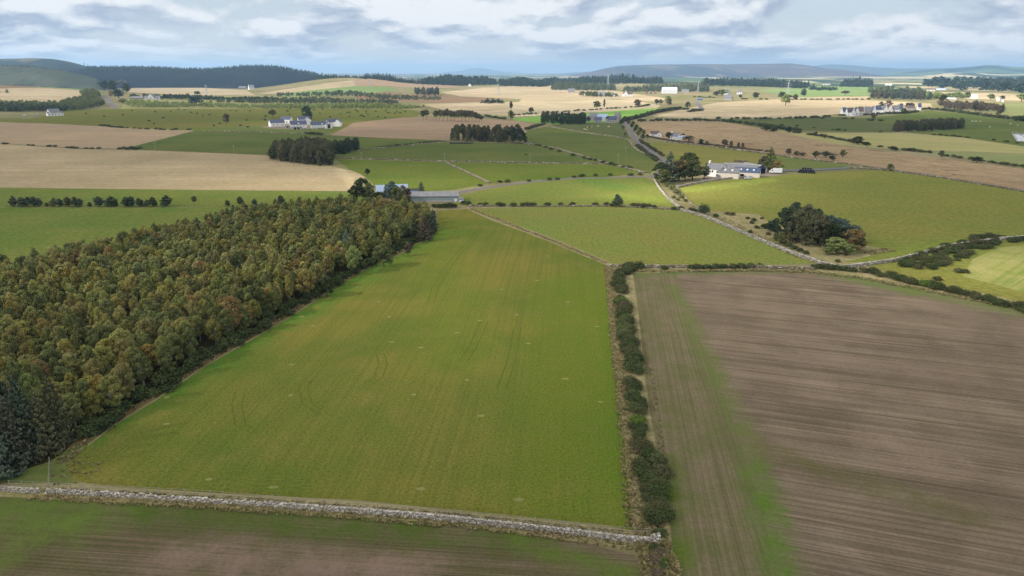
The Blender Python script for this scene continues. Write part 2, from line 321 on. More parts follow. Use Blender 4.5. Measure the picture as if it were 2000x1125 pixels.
FIELDS = [  # kind, material, label, polygon in picture points (later ones lie over earlier ones)
 ('field', 'cattle', 'green cattle pasture across the middle distance', [(-300, 236), (60, 232), (100, 222), (130, 215), (230, 213), (500, 212), (800, 213), (832, 222), (780, 236), (700, 240), (640, 262), (380, 256), (200, 247), (80, 240), (-300, 240)]),
 ('field', 'stubble2', 'pale stubble field on the far left', [(-400, 168), (0, 172), (90, 172), (158, 177), (160, 190), (110, 202), (0, 200), (-400, 198)]),
 ('field', 'redmoor', 'brown moor strip on the far left', [(-400, 158), (0, 162), (80, 170), (0, 173), (-400, 170)]),
 ('field', 'grass_far', 'green field on the far left slope', [(-300, 146), (10, 149), (100, 154), (160, 163), (186, 172), (160, 176), (80, 170), (40, 160), (-300, 156)]),
 ('field', 'stubble2', 'pale stubble below the dark hills', [(255, 172), (330, 168), (480, 176), (500, 186), (380, 186), (250, 180)]),
 ('field', 'olive_far', 'scrubby rough ground behind the cattle pasture', [(250, 192), (500, 186), (640, 196), (780, 205), (830, 214), (800, 214), (500, 212), (235, 213)]),
 ('field', 'stubble2', 'pale field on the round hill', [(500, 183), (560, 174), (640, 162), (690, 157), (696, 168), (620, 175), (540, 184)]),
 ('field', 'stubbleP', 'tan field on top of the round hill', [(690, 157), (740, 152), (800, 154), (850, 163), (910, 170), (850, 172), (760, 168), (697, 168)]),
 ('field', 'grass_far', 'green slope of the round hill', [(540, 184), (620, 175), (697, 168), (760, 170), (780, 176), (760, 182), (640, 186), (560, 190)]),
 ('field', 'redmoor', 'reddish moor below the round hill', [(690, 186), (760, 178), (800, 184), (900, 186), (980, 193), (960, 200), (860, 202), (780, 198), (700, 194)]),
 ('field', 'stubble2', 'pale stubble on the far centre', [(860, 180), (940, 172), (1060, 165), (1150, 170), (1260, 186), (1300, 192), (1290, 200), (1160, 190), (1010, 193), (900, 188)]),
 ('field', 'stubble2', 'cream stubble behind the pine belt', [(820, 203), (960, 199), (1000, 200), (1000, 226), (930, 222), (860, 213)]),
 ('field', 'drill', 'rowed pale stubble beyond the farm', [(1000, 200), (1100, 192), (1240, 196), (1290, 206), (1280, 214), (1160, 219), (1060, 225), (1000, 228)]),
 ('field', 'stubble2', 'cream field at the far centre right', [(1020, 192), (1120, 186), (1240, 190), (1180, 194), (1100, 199), (1010, 203)]),
 ('field', 'bright', 'sunlit narrow green field behind the farm', [(1000, 231), (1060, 226), (1160, 220), (1250, 213), (1290, 211), (1270, 219), (1215, 234), (1180, 240), (1090, 243), (1010, 236)]),
 ('field', 'stubble2', 'wide pale stubble field on the right', [(1275, 228), (1330, 214), (1400, 200), (1500, 195), (1690, 195), (1818, 202), (1822, 214), (1740, 208), (1640, 222), (1560, 230), (1400, 232)]),
 ('field', 'grass_far', 'dull green field on the far right', [(1550, 190), (1480, 176), (1600, 168), (1760, 172), (1700, 186)]),
 ('field', 'stubble2', 'cream strip on the far right', [(1560, 190), (1700, 188), (1690, 194), (1500, 194)]),
 ('field', 'stubble2', 'long cream stubble at the far right edge', [(1820, 180), (1900, 181), (2100, 187), (2300, 190), (2300, 203), (2000, 197), (1860, 192)]),
 ('field', 'ripe2', 'pale green field at the far right edge', [(1860, 206), (1900, 200), (2000, 203), (2300, 208), (2300, 236), (2000, 231), (1960, 222), (1890, 213)]),
 ('field', 'green', 'green field with sheep on the right', [(1640, 234), (1740, 226), (1810, 216), (1900, 222), (2000, 234), (2300, 248), (2300, 276), (2000, 264), (1860, 256), (1750, 244)]),
 ('field', 'green', 'green field right of the conifer block', [(1760, 258), (1860, 252), (1980, 258), (2300, 270), (2300, 300), (2000, 287), (1880, 268)]),
 ('field', 'greenD', 'green field left of the conifer block', [(1380, 234), (1500, 232), (1640, 228), (1750, 243), (1758, 258), (1640, 258), (1500, 252)]),
 ('field', 'ripe', 'greenish stubble field on the right', [(1480, 252), (1560, 259), (1760, 260), (1880, 269), (2000, 286), (2300, 308), (2300, 312), (1900, 296), (1760, 293), (1640, 283)]),
 ('field', 'ripe2', 'pale pasture at the right edge', [(1800, 297), (1900, 297), (2300, 313), (2300, 360), (2000, 328), (1890, 309)]),
 ('field', 'moor', 'rough tan moorland on the right', [(1246, 240), (1280, 234), (1400, 236), (1500, 252), (1640, 284), (1800, 306), (2000, 330), (2300, 364), (2300, 420), (2000, 372), (1850, 347), (1745, 332), (1640, 318), (1500, 300), (1400, 286), (1300, 276), (1262, 264)]),
 ('field', 'yellowish', 'yellow green pasture above the farm', [(1266, 277), (1300, 278), (1400, 288), (1500, 301), (1560, 310), (1480, 324), (1380, 330), (1320, 320), (1290, 300)]),
 ('field', 'garden', 'grass paddock beside the farm', [(1500, 301), (1640, 319), (1660, 328), (1520, 330), (1480, 322)]),
 ('field', 'stubbleP', 'pinkish stubble field with the pine belt', [(640, 268), (690, 240), (790, 229), (900, 230), (1010, 236), (1040, 243), (1030, 254), (890, 258), (880, 274), (760, 270), (640, 264)]),
 ('field', 'stubbleT', 'tan stubble field at the left', [(-300, 236), (0, 238), (120, 243), (380, 255), (240, 291), (150, 289), (0, 279), (-300, 270)]),
 ('field', 'green', 'green field behind the dark tree clump', [(380, 256), (520, 258), (640, 264), (760, 270), (880, 275), (700, 294), (655, 306), (540, 304), (400, 297), (240, 291)]),
 ('field', 'garden', 'grass in front of the white houses', [(440, 246), (530, 246), (650, 250), (640, 262), (520, 258), (400, 256)]),
 ('field', 'stubble', 'broad stubble field on the left', [(-400, 268), (0, 281), (150, 291), (270, 293), (520, 303), (560, 316), (650, 325), (698, 336), (712, 346), (704, 360), (690, 373), (400, 371), (0, 366), (-400, 360)]),
 ('field', 'grassL', 'grass strip behind the row of bushy pines', [(-400, 361), (0, 367), (400, 372), (690, 374), (720, 380), (700, 404), (0, 404), (-400, 404)]),
 ('field', 'grassL', 'grass field behind the wood', [(-400, 405), (700, 405), (700, 425), (400, 440), (180, 500), (0, 540), (-400, 600)]),
 ('field', 'green', 'long green field in the centre', [(655, 306), (700, 294), (880, 277), (960, 279), (1030, 281), (1090, 292), (1180, 316), (1190, 321), (1000, 318), (868, 315), (655, 309)]),
 ('field', 'green2', 'fresh green field left of the tan wall', [(655, 310), (868, 317), (955, 358), (890, 370), (800, 378), (735, 368), (715, 345), (680, 330)]),
 ('field', 'green2', 'fresh green field right of the tan wall', [(870, 317), (1000, 319), (1190, 322), (1262, 338), (1180, 346), (1040, 352), (957, 358)]),
 ('field', 'greenD', 'sheep paddock beside the road', [(1070, 246), (1110, 240), (1212, 240), (1224, 256), (1234, 272), (1200, 266), (1130, 256)]),
 ('field', 'green', 'green field left of the road', [(1028, 256), (1066, 247), (1130, 258), (1200, 268), (1228, 273), (1240, 292), (1292, 318), (1270, 340), (1180, 315), (1092, 291), (1026, 279)]),
 ('field', 'grassM', 'grass field below the side road', [(892, 384), (960, 368), (1050, 355), (1150, 348), (1262, 347), (1290, 366), (1325, 404), (1200, 401), (920, 402), (890, 400)]),
 ('field', 'grassB', 'light grass field behind the central meadow', [(918, 407), (1200, 402), (1330, 410), (1372, 420), (1420, 440), (1500, 474), (1606, 514), (1500, 517), (1260, 519), (1192, 515), (1062, 461), (962, 425)]),
 ('field', 'rough', 'rough grass around the small tree clump', [(1330, 404), (1380, 412), (1480, 420), (1520, 440), (1700, 480), (1742, 488), (1690, 500), (1650, 520), (1600, 514), (1500, 474), (1420, 440), (1372, 420)]),
 ('field', 'grassR', 'olive grass field in front of the farm', [(1322, 366), (1380, 353), (1480, 347), (1560, 340), (1700, 333), (1742, 333), (1850, 348), (2000, 373), (2300, 420), (2300, 455), (2000, 464), (1960, 467), (1840, 484), (1740, 506), (1688, 513), (1650, 512), (1742, 489), (1640, 470), (1510, 438), (1480, 418), (1360, 410), (1335, 392)]),
 ('field', 'grassR', 'grass corner with the gorse thicket', [(1692, 517), (1740, 507), (1840, 486), (1960, 470), (2300, 462), (2300, 640), (2000, 592), (1850, 558), (1740, 534)]),
 ('field', 'hay', 'freshly cut grass field at the right edge', [(1880, 540), (1900, 506), (1950, 484), (2040, 474), (2300, 470), (2300, 640), (2010, 574), (1930, 552)]),
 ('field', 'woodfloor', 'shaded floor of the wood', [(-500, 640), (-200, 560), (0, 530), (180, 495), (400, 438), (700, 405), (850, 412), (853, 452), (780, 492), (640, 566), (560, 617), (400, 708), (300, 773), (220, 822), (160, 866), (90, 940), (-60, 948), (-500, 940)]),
 ('field', 'bracken', 'brown bracken verge along the wood', [(853, 452), (782, 494), (642, 568), (562, 620), (402, 712), (305, 778), (224, 828), (166, 870), (122, 910), (96, 955), (60, 955), (150, 856), (210, 812), (290, 762), (395, 696), (555, 608), (640, 555), (775, 486), (850, 446)]),
 ('field', 'garden', 'grassy corner beside the wall', [(-60, 950), (60, 957), (150, 958), (156, 912), (175, 872), (150, 866), (96, 902), (30, 922), (-60, 930)]),
 ('field', 'main', 'central grass meadow', [(128, 912), (168, 874), (226, 830), (308, 780), (404, 714), (564, 622), (644, 569), (724, 520), (784, 496), (854, 454), (854, 412), (915, 408), (962, 427), (1062, 465), (1182, 512), (1186, 560), (1196, 680), (1212, 800), (1222, 900), (1234, 1010), (1250, 1040), (1190, 1027), (960, 1004), (700, 977), (400, 962), (200, 948), (146, 940)]),
 ('field', 'rough', 'pale dry strip running diagonally between the two meadows', [(914, 404.5), (965, 423.5), (1065, 459.5), (1192, 511.5), (1182, 517), (1059, 466.5), (958, 429.5), (912, 408.5)]),
 ('field', 'rough', 'dry grass strip beside the gorse hedge', [(1182, 512), (1200, 516), (1260, 521), (1240, 545), (1250, 640), (1262, 760), (1282, 880), (1305, 1000), (1318, 1125), (1330, 1300), (1262, 1300), (1256, 1080), (1250, 1040), (1234, 1010), (1222, 900), (1212, 800), (1196, 680), (1186, 560)]),
 ('field', 'rough', 'dry grass along the drystone wall', [(-60, 940), (60, 944), (146, 944), (200, 952), (400, 966), (700, 981), (960, 1006), (1190, 1030), (1262, 1040), (1262, 1082), (1150, 1060), (1060, 1048), (860, 1022), (620, 1003), (400, 990), (200, 980), (0, 970), (-60, 966)]),
 ('field', 'ploughL', 'seeded brown field in the near left corner', [(-900, 960), (0, 970), (200, 980), (400, 990), (620, 1003), (860, 1022), (1060, 1048), (1150, 1062), (1240, 1085), (1258, 1125), (1258, 1400), (400, 1500), (-900, 1400)]),
 ('field', 'headland', 'headland of the brown field beside the gorse hedge', [(1236, 534), (1320, 530), (1332, 600), (1385, 700), (1434, 830), (1480, 960), (1520, 1125), (1560, 1400), (1330, 1400), (1320, 1125), (1306, 1000), (1284, 880), (1264, 760), (1252, 640)]),
 ('field', 'plough', 'large seeded brown field on the right', [(1320, 530), (1480, 526), (1580, 527), (1700, 543), (1850, 572), (2000, 602), (2400, 690), (2800, 900), (3000, 1400), (1560, 1400), (1520, 1125), (1480, 960), (1434, 830), (1385, 700), (1332, 600)]),
 ('field', 'rough', 'dry grass bank behind the brown field', [(1192, 516), (1480, 518), (1582, 520), (1640, 522), (1700, 530), (1850, 558), (2000, 590), (2300, 650), (2400, 690), (2000, 602), (1850, 572), (1700, 543), (1580, 527), (1480, 526), (1236, 534)]),
 ('yard', 'yard', 'pale gravel farm yard', [(1370, 352), (1400, 346), (1480, 344), (1520, 342), (1500, 326), (1480, 322), (1440, 316), (1385, 324)]),
 ('yard', 'yard', 'stony yard of the white houses', [(508, 248), (540, 243), (640, 240), (664, 246), (600, 252), (540, 252)]),
]
def dens(poly, step=22.):
    out = []
    for i, a in enumerate(poly):
        b = poly[(i+1) % len(poly)]; n = max(1, int(math.hypot(b[0]-a[0], (b[1]-a[1])*3)/step))
        for k in range(n): out.append((a[0]+(b[0]-a[0])*k/n, a[1]+(b[1]-a[1])*k/n))
    return out
def inpoly(x, y, P):
    c = False; n = len(P); j = n-1
    for i in range(n):
        if (P[i][1] > y) != (P[j][1] > y) and x < (P[j][0]-P[i][0])*(y-P[i][1])/(P[j][1]-P[i][1])+P[i][0]: c = not c
        j = i
    return c
def pix(x, y, z=None):
    """picture place of a ground point"""
    z = float(H(x, y)) if z is None else z; dz = z-CAMH
    dep = y*cp-dz*spi; up_ = y*spi+dz*cp
    return (CX+F*x/dep, CY-F*up_/dep)
def build_ground():
    V, FC = [], []; S = 100.
    def lp(p): return Vector((math.atan2(p.x, p.y)*S, math.log(max(5., math.hypot(p.x, p.y)))*S))
    for k, mk, lb, poly in FIELDS:
        ids = []
        for q in dens(poly): ids.append(len(V)); V.append(lp(at(*q)))
        if sum(V[a].x*V[b_].y-V[b_].x*V[a].y for a, b_ in zip(ids, ids[1:]+ids[:1])) < 0: ids = ids[::-1]
        FC.append(ids)
    th0 = math.radians(58); rs = [12*1.07**i for i in range(115)]
    for i, r in enumerate(rs):
        for j in range(97):
            t = -th0+2*th0*(j+.5*(i % 2))/97; V.append(Vector((t*S, math.log(r)*S)))
    for r in rs[::8]+[rs[-1]]:
        for j in range(1, 24):
            for s in (-1, 1): V.append(Vector((s*(th0+(math.pi-th0)*j/23)*S, math.log(r)*S)))
    vs, es, fs, ov, oe, of = geometry.delaunay_2d_cdt(V, [], FC, 0, 1e-4, True)
    X = np.array([(math.exp(v.y/S)*math.sin(v.x/S), math.exp(v.y/S)*math.cos(v.x/S)) for v in vs])
    Z = H(X[:, 0], X[:, 1]); P = np.column_stack([X, Z])
    groups = {}; TR = np.array(fs); LP = np.array([(v.x, v.y) for v in vs]); CT = LP[TR].mean(1); own = np.full(len(TR), -1)
    for gi, ids in enumerate(FC):
        PX, PY = np.array([V[i].x for i in ids]), np.array([V[i].y for i in ids]); c = np.zeros(len(TR), bool); x, y = CT[:, 0], CT[:, 1]
        for i in range(len(ids)):
            x0, y0, x1, y1 = PX[i-1], PY[i-1], PX[i], PY[i]
            if y0 != y1: c ^= ((y0 > y) != (y1 > y)) & (x < (x1-x0)*(y-y0)/(y1-y0)+x0)
        own[c] = gi
    for f, o in zip(fs, own): groups.setdefault(int(o), []).append(f)
    for gi, tri in groups.items():
        T = np.array(tri); used, inv = np.unique(T, return_inverse=True)
        if gi < 0: nm, mk, lb = 'ground', 'ground', 'open countryside around the fields'
        else: nm, mk, lb, _ = FIELDS[gi]
        o = np_mesh(nm, P[used], inv.reshape(-1, 3), MM[mk]); o.data.polygons.foreach_set('use_smooth', [True]*len(o.data.polygons))
        tag(o, lb, None, None, 'structure')
    # disc closing the hole below the camera and the seam behind it
    b = MB(); n = 48; b.poly([(13.0*math.sin(2*math.pi*i/n), 13.0*math.cos(2*math.pi*i/n), -.02) for i in range(n)][::-1])
    tag(b.build('ground', MM['ploughL']), 'soil directly below the viewpoint', kind='structure')
build_ground()

def ribbon(name, pts, width, m, dz=.03, label=None, kind='structure', sub=18.):
    """flat strip following the ground along picture points"""
    P = []
    for a, b in zip(pts, pts[1:]):
        n = max(1, int(math.hypot(b[0]-a[0], (b[1]-a[1])*2)/sub))
        P += [at(a[0]+(b[0]-a[0])*k/n, a[1]+(b[1]-a[1])*k/n) for k in range(n)]
    P.append(at(*pts[-1])); V = []
    for i, p in enumerate(P):
        q = P[min(i+1, len(P)-1)]-P[max(i-1, 0)]; q.z = 0; q.normalize(); w = (width if not callable(width) else width(i/len(P)))/2
        for s in (-1, 1):
            x, y = p.x-q.y*w*s, p.y+q.x*w*s; V.append((x, y, float(H(x, y))+dz))
    Q = [(2*i, 2*i+1, 2*i+3, 2*i+2) for i in range(len(P)-1)]
    b = MB(); b.add(V, [q[::-1] for q in Q]); return tag(b.build(name, m), label, None, None, kind)
ribbon('road', [(1221, 236), (1226, 246), (1236, 264), (1250, 282), (1272, 296), (1292, 312), (1300, 330), (1276, 346)], 5.5, MM['road'], .06, 'grey country road running down past the farm')
ribbon('road', [(1276, 345), (1200, 347), (1120, 348), (1040, 355), (960, 365), (900, 375), (850, 384), (800, 386)], 4.2, MM['road'], .05, 'side road between the central fields and the long shed')
ribbon('road', [(183, 172), (196, 181), (208, 192), (224, 211)], 10, MM['road'], .12, 'pale lane on the far left')
ribbon('road', [(1372, 214), (1366, 206), (1361, 198)], 8, MM['road'], .12, 'short stretch of road between far hedges')
ribbon('road', [(1326, 362), (1380, 353), (1430, 347), (1500, 344), (1525, 341)], 3.2, MM['yard'], .05, 'farm track below the farm buildings')
black = mat('black_sheeting', (.012, .013, .018), .45, .5)
ribbon('silage_strip', [(1522, 334), (1570, 333), (1615, 331), (1662, 328)], 6, black, .25, 'long strip of black sheeting on the grass beside the farm', None)
tag(bpy.data.objects['silage_strip'], cat='silage clamp')
trk = field_mat('tyre_track', (98, 108, 46), (90, 102, 42), None, patch=4, fine=1.5)
for pts in ([(936, 447), (925, 465), (900, 490), (868, 530), (850, 562), (842, 590)], [(946, 628), (924, 676), (906, 705)], [(610, 735), (598, 745), (592, 760), (600, 788), (636, 812)],
            [(470, 764), (462, 790), (470, 830), (494, 842)], [(742, 690), (748, 710), (740, 735), (720, 750)], [(1010, 640), (1000, 700), (980, 760)]):
    for dx in (-.9, .9):
        P = [at(*p) for p in pts]; sh = [pix(p.x+dx, p.y) for p in P]
        ribbon('tyre_track', sh, .22, trk, .02, 'faint tyre track in the central meadow')
pale = field_mat('bare_soil', (146, 144, 98), (128, 130, 78), None, patch=.8, fine=2.5, fvar=.25)
for i, (px, py) in enumerate([(408, 936), (534, 952), (822, 955), (1013, 976), (325, 828), (326, 776), (568, 772), (808, 771), (940, 812), (1103, 740), (1173, 785), (765, 668), (822, 679), (1032, 671),
                             (1166, 638), (611, 637), (938, 626), (1009, 615), (860, 511), (740, 589), (760, 619), (912, 742), (570, 712), (590, 618), (1048, 548), (980, 565), (1110, 590), (893, 650), (1070, 500)]):
    p = at(px, py); b = MB(); a = random.uniform(-.2, .2); w, d = random.uniform(.45, .75), random.uniform(.3, .45)
    ring = [(p.x+w*random.uniform(.85, 1.1)*math.cos(t+a)*1.1, p.y+d*random.uniform(.85, 1.15)*math.sin(t+a)*1.25, p.z+.025) for t in (math.pi*(.25+.25*k) for k in range(8))]
    b.poly(ring); tag(b.build('soil_patch', pale), 'small pale rectangle of bare soil in the central meadow', kind='structure')
# ------------------------------------------------------------------ far hills
def hill_mat(name, c1, c2, c3, patch, mixv=.5, seed=0., g=.9):
    m = bpy.data.materials.new(name); m.use_nodes = True; T = NT(m.node_tree)
    pos = T.add('ShaderNodeNewGeometry').outputs['Position']; p = T.vmath('ADD', pos, (seed, seed*3, 0)); p = T.vmath('MULTIPLY', p, (1, .55, 1))
    n = T.noise(p, 1/patch, 8, .6, .6); n2 = T.noise(p, 3.1/patch, 6, .6, .3)
    c = T.mix(T.mapr(n, .42, .58, 0, 1, True), L(*c1, g), L(*c2, g)); c = T.mix(T.mapr(n2, .52+.1*(.5-mixv), .6+.1*(.5-mixv), 0, .85), c, L(*c3, g))
    nf = T.noise(pos, 22/patch, 8, .75); f = T.mapr(nf, .3, .7, .55, 1.45); c = T.vmath('MULTIPLY', c, T.comb(f, f, f))
    b = T.add('ShaderNodeBsdfDiffuse'); T.put(b.inputs['Color'], c); o = T.add('ShaderNodeOutputMaterial'); T.l.new(b.outputs[0], o.inputs[0])
    bn = T.add('ShaderNodeBump'); bn.inputs['Strength'].default_value = .6; bn.inputs['Distance'].default_value = patch*.03; T.put(bn.inputs['Height'], n2); T.l.new(bn.outputs[0], b.inputs['Normal'])
    return m
def patch_mat(name, cols, cell, seed=0.):
    m = bpy.data.materials.new(name); m.use_nodes = True; T = NT(m.node_tree)
    pos = T.add('ShaderNodeNewGeometry').outputs['Position']; p = T.vmath('MULTIPLY', T.vmath('ADD', pos, (seed, seed, 0)), (1, .5, 0))
    w = T.noise(p, 1/cell, 2); p = T.vmath('ADD', p, T.comb(T.math('MULTIPLY', w, cell*.5), 0., 0.))
    v = T.add('ShaderNodeTexVoronoi'); T.put(v.inputs['Vector'], p); v.inputs['Scale'].default_value = 1/cell
    s = T.add('ShaderNodeSeparateColor'); T.l.new(v.outputs['Color'], s.inputs[0])
    c = T.ramp(s.outputs[0], [(i/len(cols), L(*q)) for i, q in enumerate(cols)]); c.node.color_ramp.interpolation = 'CONSTANT'
    nf = T.noise(pos, 6/cell, 6, .6); f = T.mapr(nf, .3, .7, .85, 1.15); c = T.vmath('MULTIPLY', c, T.comb(f, f, f))
    b = T.add('ShaderNodeBsdfDiffuse'); T.put(b.inputs['Color'], c); o = T.add('ShaderNodeOutputMaterial'); T.l.new(b.outputs[0], o.inputs[0])
    return m
def hill(label, prof, dist, depth, m, rough=.04, n=220, front=1.0, seed=1, wig=.05):
    """ridge standing at dist metres; its crest follows the skyline seen in the photograph, its flanks run down to the plain"""
    xs = np.array([p[0] for p in prof], float); ys = np.array([p[1] for p in prof], float)
    X = np.linspace(xs[0], xs[-1], n); Y = np.interp(X, xs, ys)
    k = np.ones(5)/5; Yp = np.concatenate([np.repeat(Y[0], 2), Y, np.repeat(Y[-1], 2)]); Y = np.convolve(Yp, k, 'valid')
    rows = 25; V = []; rg = np.random.default_rng(seed); ph = rg.uniform(0, 6, 12)
    e = np.clip(np.minimum(np.arange(n), n-1-np.arange(n))/(n*.06), 0, 1)
    for j in range(rows):
        t = -1+2*j/(rows-1)
        for i in range(n):
            d = ray(X[i], Y[i]); hh = math.hypot(d[0], d[1]); r = dist*(1+wig*math.sin(X[i]/90+ph[0]))
            ux, uy = d[0]/hh, d[1]/hh; zt = CAMH+d[2]/hh*r
            rr = r+t*depth*(front if t < 0 else 1); fall = math.cos(t*math.pi/2)**1.3 if abs(t) < 1 else 0
            nz = rough*(zt+30)*sum(math.sin(X[i]/(17+9*q)+t*(3+q*2)+ph[q])*1/(1+q*.5) for q in range(5))*(1-abs(1-abs(t)*2))*(abs(t) > .01)
            V.append((ux*rr, uy*rr, -18+(zt+18)*fall*(1 if e[i] > .99 else .2+.8*e[i])+nz-(14 if abs(t) == 1 else 0)))
    V = np.array(V); Q = np.array([(j*n+i, j*n+i+1, (j+1)*n+i+1, (j+1)*n+i) for j in range(rows-1) for i in range(n-1)])
    o = np_mesh('hill', V, Q, m); o.data.polygons.foreach_set('use_smooth', [True]*len(Q)); return tag(o, label, None, None, 'structure')
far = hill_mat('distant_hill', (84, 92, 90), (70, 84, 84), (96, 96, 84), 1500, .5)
far2 = hill_mat('heather_hill', (92, 78, 74), (64, 66, 68), (118, 104, 84), 1500, .38, 11)  # dark tones also carry the shade lying on this hill
woody = hill_mat('wooded_hill', (34, 40, 42), (28, 34, 38), (46, 50, 46), 200, .3, 3, .75)
woody2 = hill_mat('wooded_hill_tan', (44, 52, 46), (40, 48, 44), (104, 98, 78), 900, .15, 23)
slope = hill_mat('young_forest_slope', (82, 86, 74), (72, 78, 66), (52, 58, 48), 160, .4, 5)
patchw = patch_mat('field_patchwork', [(60, 72, 56), (104, 124, 84), (190, 176, 140), (74, 88, 62), (180, 166, 132), (52, 64, 52), (120, 130, 92), (176, 164, 128)], 420, 40.)
patchd = patch_mat('field_patchwork_dark', [(52, 64, 54), (84, 104, 72), (50, 62, 52), (90, 108, 78), (150, 142, 112), (46, 58, 50)], 500, 90.)
hill('small blue hill on the far left skyline', [(60, 145), (140, 138), (190, 131), (215, 128), (245, 129), (290, 134), (360, 141)], 21000, 2500, far)
hill('broad dark hill with a tan clearing at the left edge', [(-700, 130), (-300, 118), (-150, 116), (0, 115), (60, 114), (110, 116), (140, 121), (160, 127), (200, 138), (240, 148), (300, 160)], 5200, 1500, woody2, front=1.1)
hill('long dark wooded ridge behind the left fields', [(60, 160), (120, 142), (170, 133), (230, 133), (300, 133), (360, 137), (400, 138), (430, 136), (470, 132), (500, 131), (540, 132), (575, 138), (620, 146), (690, 154), (760, 162)], 3700, 900, woody, rough=.02, wig=0)
hill('pale green wooded slope at the left edge', [(-600, 120), (-150, 127), (0, 129), (60, 131), (120, 139), (180, 151), (215, 161), (240, 170)], 2900, 600, slope, rough=.01)
hill('pale blue mountain at the skyline centre', [(700, 152), (800, 147), (860, 142), (900, 138), (918, 134), (937, 132), (955, 135), (975, 139), (1010, 142), (1060, 146), (1120, 148)], 24500, 2000, far)
hill('low blue hill right of the centre skyline', [(880, 156), (920, 150), (950, 146), (975, 143), (1005, 147), (1040, 150), (1080, 146), (1110, 142), (1150, 140), (1200, 143), (1260, 150)], 18000, 2500, far, seed=4)
hill('long flat topped heather hill on the skyline', [(1060, 156), (1100, 148), (1150, 141), (1180, 134), (1205, 129), (1240, 127), (1300, 126), (1400, 125), (1480, 125), (1540, 123.5), (1575, 127), (1610, 133), (1650, 136), (1700, 144), (1760, 152), (1820, 158)], 11000, 2600, far2, front=1.0, seed=6)
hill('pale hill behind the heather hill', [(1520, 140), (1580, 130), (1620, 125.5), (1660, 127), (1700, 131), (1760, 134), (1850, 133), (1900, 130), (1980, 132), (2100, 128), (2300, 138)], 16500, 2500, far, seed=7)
hill('rolling hill with fields on the right skyline', [(1700, 146), (1780, 139), (1830, 136), (1880, 133), (1925, 127), (1950, 127), (1980, 131), (2050, 131), (2200, 126), (2500, 140)], 12500, 2300, patchd, seed=8)
hill('low patchwork of far fields on the right', [(1400, 162), (1500, 156), (1620, 150), (1720, 150), (1800, 148), (1860, 143), (1900, 142), (1960, 146), (2050, 144), (2300, 140), (2500, 150)], 8500, 1900, patchw, seed=9)
hill('dark wooded rise at the right edge', [(1740, 176), (1800, 166), (1850, 160), (1920, 155), (2000, 150), (2100, 149), (2400, 146), (2700, 160)], 5600, 1200, hill_mat('far_right_wood', (50, 64, 52), (84, 104, 70), (58, 70, 60), 700, .4, 77), seed=10, rough=.02)
# pale far fields lying in front of the long hill
# ------------------------------------------------------------------ foliage
def leaf_mat(name, cols, dark=.75, trans=.25, k=1.0):
    """cols: ramp of leaf colours picked per tree (object random + attribute), lv = per leaf clump variation"""
    m = bpy.data.materials.new(name); m.use_nodes = True; T = NT(m.node_tree)
    ri = T.add('ShaderNodeObjectInfo').outputs['Random']; at_ = T.add('ShaderNodeAttribute', attribute_name='rnd').outputs['Fac']
    lv = T.add('ShaderNodeAttribute', attribute_name='lv').outputs['Fac']
    r = T.math('FRACT', T.math('ADD', ri, at_))
    c = T.ramp(r, [((i+.5)/len(cols), L(*q, k)) for i, q in enumerate(cols)])
    r2 = T.math('FRACT', T.math('MULTIPLY', r, 7.31))
    c2 = T.ramp(T.math('FRACT', T.math('ADD', r, .37)), [((i+.5)/len(cols), L(*q, k)) for i, q in enumerate(cols)])
    c = T.mix(T.mapr(lv, .45, .95, 0, .55), c, c2)
    f = T.math('MULTIPLY', T.mapr(lv, 0, 1, .62, 1.38), T.mapr(r2, 0, 1, .82, 1.18)); c = T.vmath('MULTIPLY', c, T.comb(f, f, f))
    d = T.add('ShaderNodeBsdfDiffuse'); T.put(d.inputs[0], c); t = T.add('ShaderNodeBsdfTranslucent'); T.put(t.inputs[0], c)
    mx = T.add('ShaderNodeMixShader'); mx.inputs[0].default_value = trans; T.l.new(d.outputs[0], mx.inputs[1]); T.l.new(t.outputs[0], mx.inputs[2])
    o = T.add('ShaderNodeOutputMaterial'); T.l.new(mx.outputs[0], o.inputs[0]); return m
